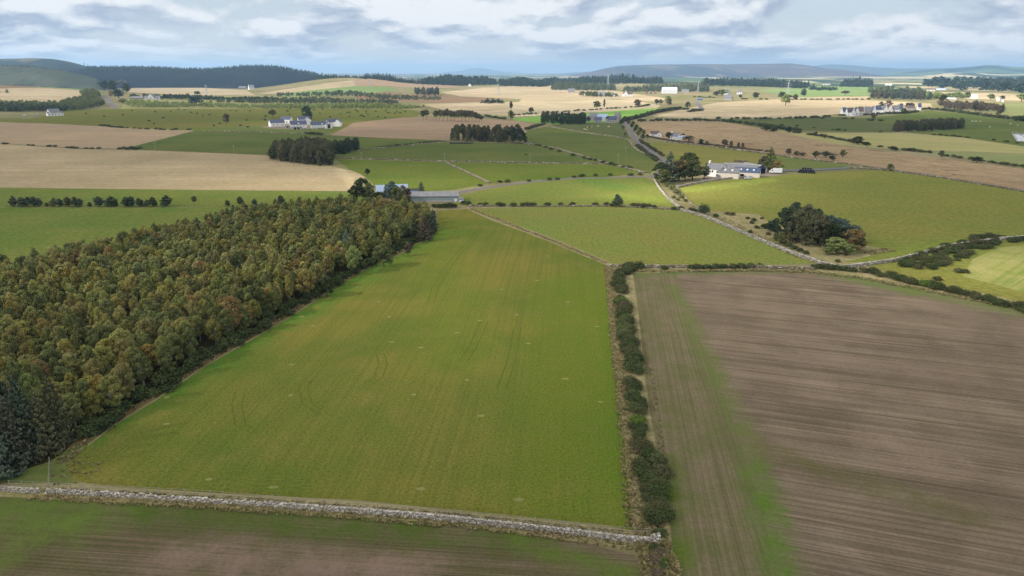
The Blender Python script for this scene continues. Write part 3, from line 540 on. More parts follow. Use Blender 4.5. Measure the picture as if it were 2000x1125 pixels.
LM = {
 'birch': leaf_mat('leaves_birch_wood', [(108, 106, 60), (92, 98, 58), (120, 112, 60), (94, 102, 68), (106, 98, 62), (98, 98, 68), (94, 100, 60), (110, 104, 66)], k=(2.0, 2.0, 1.85)),
 'russet': leaf_mat('leaves_russet', [(122, 104, 68), (112, 98, 66), (126, 108, 66)], k=1.5),
 'yellow': leaf_mat('leaves_yellow', [(126, 116, 66), (118, 108, 64), (132, 116, 64)], k=1.5),
 'green': leaf_mat('leaves_green', [(88, 94, 58), (94, 98, 58), (82, 88, 56)], k=1.55),
 'darkgreen': leaf_mat('leaves_dark_green', [(66, 76, 46), (74, 80, 48), (60, 72, 46)], k=1.2),
 'willow': leaf_mat('leaves_grey_green', [(118, 128, 76), (126, 134, 82)], k=1.4),
 'pine': leaf_mat('needles_pine', [(62, 74, 56), (68, 74, 50), (56, 70, 54), (72, 74, 54)], k=1.7, trans=.1),
 'blue': leaf_mat('needles_blue_green', [(82, 98, 86), (92, 106, 92), (76, 92, 84)], k=1.2, trans=.1),
 'spruce': leaf_mat('needles_spruce', [(70, 84, 70), (92, 82, 66), (64, 78, 66)], k=1.45, trans=.1),
 'brownpine': leaf_mat('needles_brownish', [(76, 76, 54), (70, 74, 52), (78, 78, 56), (84, 76, 58)], k=1.9, trans=.1),
 'gorse': leaf_mat('gorse', [(66, 74, 46), (74, 74, 50), (60, 70, 42), (80, 76, 54), (66, 76, 46), (60, 70, 42)], k=1.4, trans=.1),
 'gorseg': leaf_mat('gorse_fresh', [(78, 96, 44), (88, 104, 48)], k=1.15, trans=.1),
 'brown': leaf_mat('brown_twigs', [(104, 92, 76), (96, 86, 72), (110, 98, 78)], k=1.1, trans=.1),
 'farconifer': leaf_mat('needles_far', [(58, 72, 56), (50, 64, 50), (66, 76, 58)], k=1.1, trans=.0),
 'farpale': leaf_mat('needles_young_plantation', [(104, 112, 80), (92, 100, 72), (84, 90, 68)], k=1.1, trans=.0),
}
bark = mat('bark', (.11, .09, .07), .95, .1, .3, 3.); palebark = mat('birch_bark', (.30, .28, .24), .9, .1, .35, 4.); pinebark = mat('pine_bark', (.17, .10, .07), .95, .1, .3, 3.)

def quads(C, N, S, rg, up=0.):
    """one quad per centre C with normal N and size S, random spin"""
    n = len(C); N = N/np.maximum(np.linalg.norm(N, axis=1, keepdims=True), 1e-6)
    R = rg.normal(size=(n, 3)); U = np.cross(N, R); U /= np.maximum(np.linalg.norm(U, axis=1, keepdims=True), 1e-6); Wv = np.cross(N, U)
    S = np.broadcast_to(S, (n,))[:, None]; a = S*rg.uniform(.7, 1.2, (n, 1)); b = S*rg.uniform(.45, .9, (n, 1))
    bend = N*S*.18
    V = np.stack([C-U*a-Wv*b*.4-bend, C+U*a*.3-Wv*b+bend, C+U*a+Wv*b*.5-bend, C-U*a*.4+Wv*b+bend], 1).reshape(-1, 3)
    return V
def crown_lobes(n, rg, lobes=9, size=.05, base=.22, flat=1., conic=0., fill=.25, spread=.75, small=1.):
    """rounded crown in a unit tree (height 1, width 1)"""
    C0 = []
    for i in range(lobes):
        t = (i+.5)/lobes; zc = base+.12+(.80-base)*t**.85; ang = i*2.4+rg.uniform(-.5, .5)
        env = math.sin(math.pi*min(1, .16+.80*t))**.6*(1-conic*t); rr = .5*spread*env*rg.uniform(.30, .80)/small**.5*(0 if i == lobes-1 else 1)
        C0.append((rr*math.cos(ang), rr*math.sin(ang), zc, (.5-rr*.8)*rg.uniform(.42, .72)*small*(1-.35*conic*t)*env**.5))
    C0 = np.array(C0); w = C0[:, 3]**2; idx = rg.choice(lobes, n, p=w/w.sum()); B = C0[idx]
    D = rg.normal(size=(n, 3)); D[:, 2] = D[:, 2]*.9+.25; D /= np.linalg.norm(D, axis=1, keepdims=True)
    rad = B[:, 3:4]*np.where(rg.random((n, 1)) < fill, rg.uniform(.3, .9, (n, 1)), rg.uniform(.86, 1.1, (n, 1)))
    P = B[:, :3]+D*rad*np.array([1, 1, .62*flat])
    P[:, 2] = np.maximum(P[:, 2], max(.02, base*.55)+.03*rg.random(n)); N = D+rg.normal(size=(n, 3))*.45
    V = quads(P, N, size, rg); lv = .25+.5*rg.random(n); lv = lv*.6+.4*np.clip(rg.random(lobes)[idx], 0, 1)
    return V, np.repeat(lv, 4)
def crown_conifer(n, rg, size=.03, base=.06, power=.85, arms=70, droop=.1, tiplift=.12):
    A = []
    for i in range(arms):
        t = base+(1-base)*((i+.5)/arms); ln = .5*((1-t)/(1-base))**power*rg.uniform(.72, 1.1)+.012; A.append((t, i*2.399+rg.uniform(-.3, .3), ln))
    A = np.array(A); w = A[:, 2]**1.3+.002; idx = rg.choice(arms, n, p=w/w.sum()); B = A[idx]; s = rg.random(n)**.6
    rr = s*B[:, 2]; az = B[:, 1]+rg.normal(size=n)*.17*(1.1-s*.5)
    z = B[:, 0]-droop*rr+tiplift*rr*s**2+rg.normal(size=n)*.008
    P = np.stack([rr*np.cos(az), rr*np.sin(az), z], 1); N = np.stack([np.cos(az)*.5, np.sin(az)*.5, np.ones(n)], 1)+rg.normal(size=(n, 3))*.5
    return quads(P, N, size, rg), np.repeat(.2+.35*rg.random(n)+.45*s*rg.random(n), 4)
def crown_pine(n, rg, size=.045, base=.55, lobes=8):
    V, lv = crown_lobes(n, rg, lobes, size, base, .8, 0., .3, .9); return V, lv
def crown_dome(n, rg, lobes=9, size=.07):
    """low bush: height 1, width 1, leaves down to the ground"""
    C0 = []
    for i in range(lobes):
        a = i*2.4; rr = .30*math.sqrt((i+.3)/lobes); C0.append((rr*math.cos(a), rr*math.sin(a), rg.uniform(.28, .52)*(1.15-rr*1.6), rg.uniform(.17, .27)))
    C0 = np.array(C0); idx = rg.integers(0, lobes, n); B = C0[idx]; D = rg.normal(size=(n, 3)); D[:, 2] = np.abs(D[:, 2])*1.0-.25; D /= np.linalg.norm(D, axis=1, keepdims=True)
    P = B[:, :3]+D*B[:, 3:4]*(rg.uniform(.6, 1.1, (n, 1))+.35*rg.random((n, 1))**5)*np.array([1, 1, 1.75]); P[:, 2] = np.clip(P[:, 2], .0, None)
    lv = .2+.5*rg.random(n)+.3*rg.random(lobes)[idx]
    return quads(P, D+rg.normal(size=(n, 3))*.4, size, rg), np.repeat(lv, 4)
def qf(V): return np.arange(len(V)).reshape(-1, 4)
def trunk_mb(kind, rg):
    b = MB()
    if kind == 'pine':
        b.tube((0, 0, -.02), (.01, .005, .75), .022, .011)
        for i in range(6): a = i*2.4; z = .5+.05*i; b.tube((.006, 0, z), (.26*math.cos(a), .26*math.sin(a), z+.1), .008, .003, 4)
    elif kind == 'conifer':
        b.tube((0, 0, -.02), (0, 0, .93), .022, .004)
        for i in range(6): a = i*2.4; z = .12+.1*i; b.tube((0, 0, z), (.3*(1-z)*math.cos(a), .3*(1-z)*math.sin(a), z-.01), .006, .002, 4)
    else:
        lean = rg.uniform(-.04, .04); b.tube((0, 0, -.02), (lean, lean*.6, .42), .030, .019)
        for i in range(5):
            a = i*2.4+rg.uniform(-.4, .4); z = .2+.06*i; b.tube((lean*z*2.2, lean*z, z), (.27*math.cos(a), .27*math.sin(a), z+.30), .014, .004, 5)
        b.tube((lean, lean*.6, .42), (lean, 0, .82), .017, .005)
    return b
PROTO = {}
def proto(kind, crown, trunk, nvar, seed, bk):
    """lists of (crown mesh, trunk mesh); instances share them"""
    out = []
    for i in range(nvar):
        rg = np.random.default_rng(seed+i); V, lv = crown(rg)
        c = np_mesh(kind+'_crown', V, qf(V), LM['birch'], attr={'lv': lv}, link=False)
        t = trunk_mb(trunk, rg).build('trunk', bk) if trunk else None
        if t: COL.objects.unlink(t)
        out.append((c.data, t.data if t else None, V, lv)); bpy.data.objects.remove(c)
        if t: bpy.data.objects.remove(t)
    PROTO[kind] = out
proto('birch_hi', lambda g: crown_lobes(3600, g, 24, .021, .10, conic=.30, fill=.3, small=.66), 'b', 7, 10, palebark)
proto('broad_hi', lambda g: crown_lobes(3200, g, 22, .023, .10, conic=.1, small=.7), 'b', 4, 30, bark)
proto('broad_mid', lambda g: crown_lobes(1000, g, 15, .038, .12, conic=.15, small=.76), 'b', 5, 40, bark)
proto('broad_lo', lambda g: crown_lobes(300, g, 7, .075, .12), 'b', 4, 50, bark)
proto('conifer_hi', lambda g: crown_conifer(5200, g, .022, .04, .8, 120, .25, .35), 'conifer', 2, 60, bark)
proto('conifer_mid', lambda g: crown_conifer(1500, g, .036, .06, .8, 60), 'conifer', 4, 64, bark)
proto('bushpine', lambda g: crown_lobes(1100, g, 9, .042, .04, conic=.75, spread=.6), 'conifer', 5, 70, bark)
proto('pine_mid', lambda g: crown_pine(900, g, .045, .34, 10), 'pine', 5, 80, pinebark)
proto('pine_dense', lambda g: crown_lobes(3200, g, 28, .026, -.08, conic=.35, fill=.3, small=.8, spread=.95), 'conifer', 4, 95, bark)
proto('pine_full', lambda g: crown_lobes(1300, g, 10, .038, .10, conic=.45, fill=.35), 'pine', 5, 90, pinebark)
proto('gorse_hi', lambda g: crown_dome(1500, g, 11, .042), None, 6, 110, None)
proto('gorse_mid', lambda g: crown_dome(420, g, 9, .075), None, 5, 120, None)
proto('gorse_lo', lambda g: crown_dome(130, g, 6, .13), None, 4, 130, None)
proto('lo_conifer', lambda g: crown_conifer(110, g, .085, .05, .7, 26), None, 4, 140, None)
proto('lo_broad', lambda g: crown_lobes(150, g, 7, .095, .05), None, 4, 150, None)
COUNT = {}
def tree(name, kind, p, h, w, lm, label, cat, group=None, single=False, sink=0.):
    """a tree at ground point p: Empty > trunk, crown (or one mesh where it is only a few pixels)"""
    cm, tm, _, _ = random.choice(PROTO[kind]); loc = (p.x, p.y, p.z-sink); sc = (w*random.uniform(.94, 1.06), w*random.uniform(.94, 1.06), h)
    def crown_ob(nm):
        c = bpy.data.objects.new(nm, cm); COL.objects.link(c); c.material_slots[0].link = 'OBJECT'; c.material_slots[0].material = LM[lm]; return c
    if tm is None or single:
        c = crown_ob(name); c.location = loc; c.scale = sc; c.rotation_euler = (0, 0, random.uniform(0, 6.28)); tag(c, label, cat, group); return c
    r = empty(name, loc, random.uniform(0, 6.28)); r.scale = sc; tag(r, label, cat, group)
    c = crown_ob('crown'); c.parent = r
    t = bpy.data.objects.new('trunk', tm); COL.objects.link(t); t.parent = r
    return r
def mass(name, items, lm, label, cat=None):
    """many small trees in ONE mesh: items = (kind, point, h, w, rnd)"""
    Vs, lvs, rn = [], [], []
    for kind, p, h, w, rv in items:
        _, _, V, lv = random.choice(PROTO[kind]); a = random.uniform(0, 6.28); c, s = math.cos(a), math.sin(a)
        X = V[:, 0]*c-V[:, 1]*s; Y = V[:, 0]*s+V[:, 1]*c
        Vs.append(np.stack([X*w+p.x, Y*w+p.y, V[:, 2]*h+p.z], 1)); lvs.append(lv); rn.append(np.full(len(V), rv))
    V = np.concatenate(Vs); o = np_mesh(name, V, qf(V), LM[lm], attr={'lv': np.concatenate(lvs), 'rnd': np.concatenate(rn)})
    return tag(o, label, cat, None, 'stuff')
def scatter(poly, spacing, jit=.42):
    """jittered grid of ground points inside a picture polygon"""
    P = [at(*q) for q in poly]; W2 = [(p.x, p.y) for p in P]
    x0, x1 = min(p[0] for p in W2), max(p[0] for p in W2); y0, y1 = min(p[1] for p in W2), max(p[1] for p in W2); out = []
    j = 0; y = y0
    while y < y1:
        x = x0+(spacing*.5 if j % 2 else 0)
        while x < x1:
            a = x+random.uniform(-jit, jit)*spacing; b = y+random.uniform(-jit, jit)*spacing
            if inpoly(a, b, W2): out.append(Vector((a, b, float(H(a, b)))))
            x += spacing
        y += spacing*.87; j += 1
    return out
def along(pts, step, off=0., jit=.3):
    """ground points along picture polyline at metre spacing"""
    P = [at(*q) for q in pts]; out = []
    for a, b in zip(P, P[1:]):
        d = (b-a).length; n = max(1, int(d/step)); u = (b-a)/max(d, 1e-6)
        for k in range(n):
            q = a+u*(k+random.uniform(-jit, jit)+.5)*d/n; q.x += -u.y*random.uniform(-off, off); q.y += u.x*random.uniform(-off, off); q.z = float(H(q.x, q.y)); out.append(q)
    return out
# ---- the wood on the left
WOOD = [(-420, 610), (-100, 560), (40, 532), (190, 503), (262, 480), (330, 466), (430, 446), (520, 424), (650, 412), (780, 415), (836, 428), (848, 446), (775, 484), (712, 512), (635, 558), (556, 606), (470, 655), (396, 698), (300, 762), (216, 812), (160, 846), (60, 850), (-60, 880), (-420, 880)]
CON = [(60, 893, 14.5, 7.5, 'spruce'), (118, 868, 13, 6.5, 'brownpine'), (-8, 936, 14.5, 8.5, 'spruce'), (34, 912, 13, 7, 'spruce'), (92, 888, 12, 6, 'brownpine'), (-70, 880, 15, 8, 'spruce'), (-120, 950, 14, 8, 'brownpine'), (10, 850, 14, 7, 'spruce')]
pts = [p for p in scatter(WOOD, 3.65) if pix(p.x, p.y)[0] > -160]
def wood_score(p): return math.hypot(p.x, p.y)
keep = []
cps = [at(c[0], c[1]) for c in CON]
for p in pts:
    if all((p-c).length > 4.2 for c in cps): keep.append(p)
edge_line = [at(*q) for q in ((848, 446), (712, 512), (556, 606), (396, 698), (216, 812), (160, 846))]
keep.sort(key=wood_score); rest = []
tone = ['olive brown', 'dull green', 'golden olive', 'grey green', 'brownish', 'mottled']
nb = 0
for i, p in enumerate(keep):
    h = random.uniform(5.8, 9.0); w = random.choice((3.6, 4.2, 4.8, 5.6, 6.6))*random.uniform(.9, 1.1); x, y = pix(p.x, p.y)
    nz = math.sin(p.x/17+1)*math.sin(p.y/23)+random.uniform(-.8, .8)
    if i < 290 and x > -60:
        r = random.random(); lm = 'russet' if r < .02+.04*(nz > .9) else 'yellow' if r < .07 else 'green' if r < .22 else 'birch'
        wd = {'russet': 'russet', 'yellow': 'yellowing', 'green': 'greener', 'birch': 'olive brown'}[lm]
        tree('birch_tree', 'birch_hi' if random.random() < .75 else 'broad_hi', p, h, w, lm, wd+' birch crown among the nearer trees of the wood left of the meadow', 'tree', wd+' birches in the near half of the wood'); nb += 1
    else: rest.append(p)
grp = {'birch': [], 'russet': [], 'yellow': [], 'green': []}
for p in rest:
    r = random.random(); k = 'russet' if r < .02 else 'yellow' if r < .05 else 'green' if r < .22 else 'birch'
    k2 = 'broad_mid'
    grp[k].append((k2, p, random.uniform(5.4, 8.8), random.choice((3.6, 4.2, 4.8, 5.6, 6.6)), random.random()))
for k, nm in (('birch', 'olive brown'), ('russet', 'russet'), ('yellow', 'yellowing'), ('green', 'greener')):
    mass('woodland', grp[k], k, nm+' tree crowns filling the farther half of the wood')
for px, py, h, w, lm in CON:
    tree('spruce_tree', 'conifer_hi', at(px, py), h, w, lm, {'spruce': 'dark feathery spruce', 'brownpine': 'brown tinged spruce'}[lm]+' at the near left corner of the wood', 'tree', 'spruces at the near corner of the wood')
for px, py, h, w, lm, kd, lb in [(830, 470, 10, 8, 'spruce', 'conifer_hi', 'dark conifer at the right hand tip of the wood'), (812, 462, 9.5, 7, 'pine', 'conifer_mid', 'slimmer dark conifer behind the tip of the wood'),
    (680, 506, 10, 8.5, 'blue', 'conifer_hi', 'blue grey spruce standing out of the brown wood'), (846, 450, 8.5, 6, 'spruce', 'conifer_mid', 'small conifer at the outermost tip of the wood'),
    (692, 535, 9.5, 6.5, 'willow', 'broad_hi', 'tall pale stemmed tree at the edge of the wood'), (750, 522, 8, 9, 'green', 'broad_hi', 'broad olive green tree on the wood edge near the blue spruce'),
    (600, 582, 8.5, 7.5, 'yellow', 'broad_hi', 'round tree with golden leaves on the wood edge'), (457, 650, 9.5, 7, 'russet', 'broad_hi', 'orange brown tree at the middle of the wood edge'), (505, 622, 9.5, 7, 'green', 'broad_hi', 'dark green tree beside the orange brown one'),
    (797, 500, 5, 4, 'brown', 'broad_mid', 'bare greyish shrub at the wood edge by the conifers'), (202, 800, 7.5, 4.5, 'yellow', 'broad_hi', 'slender yellow birch at the near wood edge'), (75, 838, 11, 6, 'willow', 'broad_hi', 'pale green tree above the corner spruces'),
    (458, 432, 7, 6, 'spruce', 'conifer_mid', 'grey conifer at the back of the wood'), (480, 428, 7, 6, 'brown', 'broad_mid', 'bare grey tree at the back of the wood'),
    (640, 580, 6.5, 6, 'darkgreen', 'broad_hi', 'dark leafy tree on the wood edge beyond the golden one')]:
    tree('conifer_tree' if 'onifer' in lb or 'spruce' in lb else 'broadleaf_tree', kd, at(px, py), h, w, lm, lb, 'tree')
# understorey along the wood edge
ue = []
for p in along([(850, 450), (778, 489), (714, 517), (637, 563), (558, 612), (472, 660), (398, 704), (302, 768), (220, 818), (160, 858)], 1.3, 2.2): ue.append(('gorse_mid', p, random.uniform(1.4, 3.6), random.uniform(2.4, 4.4), random.random()))
mass('undergrowth', ue, 'darkgreen', 'dark brambles and bushes along the foot of the wood')
# ------------------------------------------------------------------ gorse hedges and bushes
def bush(px, py, r, h=None, kind=None, lm='gorse', label='', group=None, name='gorse_bush', cat='bush'):
    p = at(px, py); d = math.hypot(p.x, p.y); kind = kind or ('gorse_hi' if d < 170 else 'gorse_mid' if d < 500 else 'gorse_lo')
    return tree(name, kind, p, h or r*1.15, r*2, lm, label, cat, group, True)
G = 'gorse bushes of the hedge between meadow and brown field'
for seg in ([(1232, 530), (1212, 538), (1207, 556), (1212, 574)], [(1211, 584), (1216, 600), (1222, 640), (1232, 690), (1238, 730)], [(1232, 748), (1242, 778), (1250, 812)], [(1240, 826), (1250, 846), (1252, 862)], [(1252, 874), (1260, 900), (1268, 940), (1276, 985), (1272, 1024)], [(1270, 880), (1282, 910), (1290, 960), (1290, 1020)]):
    for k, p in enumerate(along(seg, 1.0, .9)):
        r = random.uniform(.9, 1.6)*(1.15 if seg[0][1] < 600 else .95); j = random.random()
        tree('gorse_bush', 'gorse_hi', p, r*1.5, r*2.5, 'brown' if j < .06 else 'gorseg' if j < .12 else 'gorse', 'dark gorse bush in the hedge between the meadow and the brown field', 'bush', G, True)
for px, py, r, lm in [(1276, 1074, .8, 'gorse'), (1290, 1082, .9, 'brown'), (1278, 1096, .9, 'brown'), (1294, 1110, .8, 'gorse'), (1284, 1124, .9, 'brown'), (1300, 1100, .7, 'gorseg')]:
    bush(px, py, r, r*1.1, lm=lm, label='low rough bush in the dry grass below the end of the near wall', group='rough bushes below the wall end', name='shrub')
bush(1290, 1046, 1.1, 1.2, label='low bush behind the end of the drystone wall', name='shrub'); pass
G = 'gorse bushes along the wall behind the brown field'
for px, py, r in [(1228, 524, 2.4), (1246, 524, 2.4), (1238, 527, 2), (1297, 527, 1.5), (1350, 525, 1.6), (1362, 525, 1.9), (1380, 525, 1.6), (1397, 525, 1.9), (1412, 524, 1.6), (1432, 524, 1.7), (1448, 524, 2), (1466, 523, 1.8), (1484, 522, 1.5), (1590, 524, 1.6), (1602, 525, 1.8), (1618, 526, 2),
    (1634, 527, 1.9), (1650, 529, 1.9), (1666, 531, 1.6)]:
    bush(px, py, r, r*1.05, label='low gorse bush on the bank behind the brown field', group=G)
G = 'gorse bushes of the thick hedge right of the brown field'
for k, p in enumerate(along([(1684, 530), (1730, 542), (1780, 556), (1840, 568), (1900, 583), (1960, 597), (2020, 613)], 1.7, 1.4)):
    r = random.uniform(1.4, 2.2); tree('gorse_bush', 'gorse_hi', p, r*1.2, r*2.1, 'gorseg' if k % 13 == 9 else 'gorse', 'gorse bush in the thick hedge at the far right of the brown field', 'bush', G, True)
for k, p in enumerate(scatter([(1738, 524), (1758, 506), (1800, 498), (1850, 480), (1912, 462), (1965, 462), (1962, 470), (1930, 486), (1900, 490), (1890, 508), (1860, 514), (1848, 528), (1800, 528)], 3.4)):
    r = random.uniform(1.0, 2.1); tree('gorse_bush', 'gorse_hi', p, r*1.1, r*2.2, 'gorse', 'gorse bush of the thicket beside the cut grass field', 'bush', 'gorse bushes of the thicket beside the cut field', True)
for px, py, r in [(1974, 473, 2), (1985, 472, 2), (1998, 470, 2), (1870, 532, 1.5), (1884, 533, 1.4), (1818, 556, 1.6), (1830, 548, 1.4)]:
    bush(px, py, r, r*1.1, label='outlying gorse bush near the thicket at the right edge', group='outlying gorse bushes')
G = 'gorse bushes along the wall behind the light field'
for px, py, r in [(938, 402, 1.6), (948, 402, 1.8), (975, 403, 2), (983, 403, 1.6), (1003, 403, 2), (1022, 403, 1.8), (1031, 403, 2.1), (1042, 403, 1.8), (1070, 403, 2), (1095, 401, 1.4), (1118, 402, 1.9), (1163, 402, 1.8), (1184, 402, 1.8), (1194, 403, 1.5), (1238, 404, 2), (1247, 405, 2.1),
    (1257, 406, 2.2), (1267, 406, 2), (1277, 407, 1.6), (1316, 410, 1.6), (1330, 410, 1.9), (1350, 413, 1.8), (1357, 414, 1.5)]:
    bush(px, py, r, r*1.15, label='gorse bush on the wall line behind the light grass field', group=G)
for px, py, r, lb in [(1374, 420, 2.9, 'round dark bush where the walls meet right of the light field'), (1206, 404, 2.9, 'round green bush beside the lone pine')]:
    bush(px, py, r, r*2, lm='pine', label=lb, kind='gorse_hi', name='shrub')
tree('pine_tree', 'pine_full', at(1205, 404), 6.3, 4.6, 'blue', 'lone blue green pine on the wall line in the centre', 'tree')
G = 'bushes between the two walls in front of the farm'
for px, py, r in [(1302, 365, 2.2), (1312, 371, 2.4), (1322, 380, 2.3), (1330, 387, 1.8), (1316, 388, 1.4), (1338, 394, 1.4), (1324, 392, 1.2)]: bush(px, py, r, r*1.4, lm='green', label='green shrub between the walls below the farm trees', group=G, name='shrub')
G = 'low bushes on the rough ground before the tree clump'
for px, py, r in [(1398, 424, 1.5), (1420, 419, 1.4), (1430, 421, 1.6), (1460, 428, 1.2), (1472, 432, 1.4), (1468, 437, 1.3), (1478, 446, 1.3), (1465, 455, 1.1), (1488, 428, 1), (1494, 446, 2), (1502, 446, 2.2), (1512, 452, 1.8), (1500, 459, 1.2), (1518, 470, 1.8), (1530, 476, 1.8), (1540, 482, 1.7), (1552, 487, 1.5), (1562, 491, 1.4), (1574, 496, 1.3), (1636, 512, 1.1)]:
    bush(px, py, r, r*1.1, label='low dark bush on the rough ground before the tree clump', group=G)
# copse on the right
for px, py, h, w, lm, kd, lb in [(1532, 465, 12.5, 8, 'pine', 'pine_dense', 'dark pine at the left end of the small copse'), (1556, 472, 13, 8.5, 'brownpine', 'pine_dense', 'brown tinged pine left of centre in the copse'), (1580, 478, 13, 8, 'brownpine', 'pine_dense', 'brown tinged pine at the centre of the copse'),
    (1600, 481, 12.5, 8, 'brownpine', 'pine_dense', 'brown tinged pine right of centre in the copse'), (1548, 458, 13.5, 7, 'pine', 'pine_dense', 'tall dark pine at the back left of the copse'), (1572, 460, 13, 7, 'brownpine', 'pine_dense', 'tall brownish pine at the back of the copse'), (1592, 464, 12, 7, 'pine', 'pine_dense', 'dark pine at the back of the copse middle'),
    (1618, 474, 11, 8, 'blue', 'pine_dense', 'blue green pine right of the brown ones in the copse'), (1642, 474, 9.5, 8, 'blue', 'pine_dense', 'blue green pine at the back right of the copse'), (1664, 476, 7.5, 7, 'blue', 'pine_dense', 'smaller blue green pine at the right of the copse'),
    (1622, 486, 9.5, 7.5, 'darkgreen', 'broad_hi', 'dark leafy tree inside the copse'),
    (1664, 492, 8.6, 8.8, 'russet', 'broad_hi', 'round orange tinted tree at the right end of the copse'), (1632, 496, 6.2, 7.5, 'willow', 'broad_hi', 'pale green willow at the front of the copse'), (1652, 499, 4.6, 6.5, 'willow', 'broad_hi', 'low spreading pale willow at the front right of the copse'), (1618, 497, 2.8, 5, 'willow', 'broad_mid', 'low willow scrub at the foot of the copse'),
    (1678, 488, 4.8, 4.5, 'pine', 'broad_mid', 'dark shrub behind the orange tree of the copse'), (1525, 478, 5, 4, 'green', 'broad_mid', 'small yellowish green tree at the left foot of the copse'), (1541, 474, 4, 2.4, 'yellow', 'broad_mid', 'tiny golden tree at the foot of the copse pines'), (1510, 452, 5, 6, 'spruce', 'pine_dense', 'low dark conifer left of the copse')]:
    tree('pine_tree' if 'pine' in lb[:36] else 'broadleaf_tree', kd, at(px, py), h*.98, w*1.35, lm, lb, 'tree')
# farm trees
for px, py, h, w, lm, kd, lb in [(1306, 352, 13, 8.5, 'blue', 'conifer_mid', 'tall blue green conifer beside the road at the farm'), (1290, 354, 9, 8, 'darkgreen', 'broad_hi', 'dark green tree left of the farm conifer'), (1298, 358, 6.5, 7, 'green', 'broad_hi', 'low spreading tree in front of the farm conifer'),
    (1326, 350, 9.5, 9.5, 'russet', 'broad_hi', 'brownish tree in the middle of the farm trees'), (1344, 338, 10.5, 9, 'darkgreen', 'broad_hi', 'dark tree at the back of the farm trees'), (1352, 349, 9, 10, 'green', 'broad_hi', 'broad green tree nearest the farmhouse'), (1338, 352, 8, 7, 'darkgreen', 'broad_hi', 'dark tree at the front of the farm trees'), (1375, 346, 6, 6, 'green', 'broad_mid', 'small bright tree touching the farmhouse'),
    (1502, 332, 12, 7, 'green', 'conifer_mid', 'grey green conifer right of the farm'), (1490, 328, 6.5, 6, 'brown', 'broad_mid', 'brown shrub left of the grey conifer'), (1516, 333, 6, 7.5, 'yellow', 'broad_mid', 'round golden tree behind the white lorry')]:
    tree('broadleaf_tree' if kd != 'conifer_mid' else 'conifer_tree', kd, at(px, py+3), h*1.32, w*1.7, lm, lb, 'tree')
# trees round the long shed
for px, py, h, w, lm, kd, lb in [(708, 396, 12.5, 11.5, 'darkgreen', 'broad_hi', 'big dark tree at the back corner of the wood'), (692, 398, 9, 7, 'darkgreen', 'broad_hi', 'dark tree left of the big corner tree'), (724, 398, 10, 7, 'green', 'broad_hi', 'tree right of the big corner tree'), (718, 344, 5, 5, 'darkgreen', 'broad_mid', 'round dark bush at the corner of the stubble field'),
    (754, 390, 8, 4, 'blue', 'conifer_mid', 'narrow conifer before the blue roof'), (766, 398, 11, 9, 'blue', 'broad_hi', 'grey green tree hiding the blue roofed house'), (776, 400, 9, 8, 'green', 'broad_hi', 'leafy tree in front of the blue roofed house'), (740, 400, 6.5, 8, 'darkgreen', 'broad_hi', 'low dark tree below the blue roofed house'),
    (797, 404, 9, 6.5, 'brown', 'broad_mid', 'brown twiggy tree at the left end of the long shed'), (788, 388, 7, 6, 'brown', 'broad_mid', 'bare brown tree behind the long shed'), (823, 380, 6.8, 5.5, 'blue', 'conifer_mid', 'blue green conifer behind the long shed'), (810, 380, 4, 6, 'darkgreen', 'gorse_mid', 'dark round bush behind the long shed')]:
    tree('conifer_tree' if kd == 'conifer_mid' else 'broadleaf_tree', kd, at(px, py), h, w, lm, lb, 'tree', single=(kd == 'gorse_mid'))
for px, py, r in [(848, 405, 1.5), (857, 406, 1.8), (868, 406, 2), (879, 406, 2.2), (888, 406, 1.7), (905, 399, 1.6), (915, 400, 1.7), (812, 404, 1.3), (826, 403, 1.2)]: bush(px, py, r, r*1.3, lm='darkgreen', label='dark green shrub in front of the long shed', group='shrubs in front of the long shed', name='shrub')
# row of bushy pines on the left
for px, w, h in [(28, 15, 21), (43, 15, 18), (56, 17, 19), (68, 17, 20), (78, 13, 17), (92, 8, 9), (107, 14, 17), (118, 12, 16), (134, 15, 19), (148, 16, 19), (157, 13, 16), (176, 8, 9), (194, 19, 20), (218, 20, 20), (226, 12, 13), (248, 18, 19), (258, 14, 20), (273, 14, 17), (288, 12, 14), (300, 15, 19), (326, 19, 22)]:
    p = at(px, 404); s = mpp(p); tree('pine_tree', 'bushpine', p, h*s*1.12, w*s*1.95, 'pine', 'bushy dark pine of the row along the left field edge', 'tree', 'row of bushy pines in the left fields')
for px, py, w, h, lb in [(445, 403, 15, 12, 'small dark pine nearest the bare tree'), (470, 402, 20, 18, 'dark pine behind the wood in the middle of three'), (498, 402, 14, 14, 'small dark pine right of the middle one behind the wood'), (549, 400, 20, 18, 'dark round pine alone behind the wood')]:
    p = at(px, py); s = mpp(p); tree('pine_tree', 'bushpine', p, h*s*1.1, w*s*1.3, 'pine', lb, 'tree')
tree('broadleaf_tree', 'pine_mid', at(381, 403), 5, 3.2, 'brown', 'thin half bare tree right of the pine row', 'tree')
# tree clump left of centre
G = 'trees of the big dark clump by the stubble field'
for k, p in enumerate(scatter([(530, 313), (545, 300), (600, 297), (640, 300), (655, 322), (640, 325), (600, 321), (560, 318)], 5.5)):
    tree('pine_tree', 'pine_dense', p, random.uniform(10, 14), random.uniform(6.5, 9), 'brownpine', 'brownish dark pine of the big clump by the stubble field', 'tree', G)
G = 'trees of the dark belt behind the big clump'
for k, p in enumerate(scatter([(628, 299), (700, 289), (702, 294), (660, 304), (636, 308)], 5.5)):
    tree('pine_tree', 'pine_dense', p, random.uniform(8, 11), random.uniform(6, 8), 'pine', 'dark pine of the belt right behind the big clump', 'tree', G)
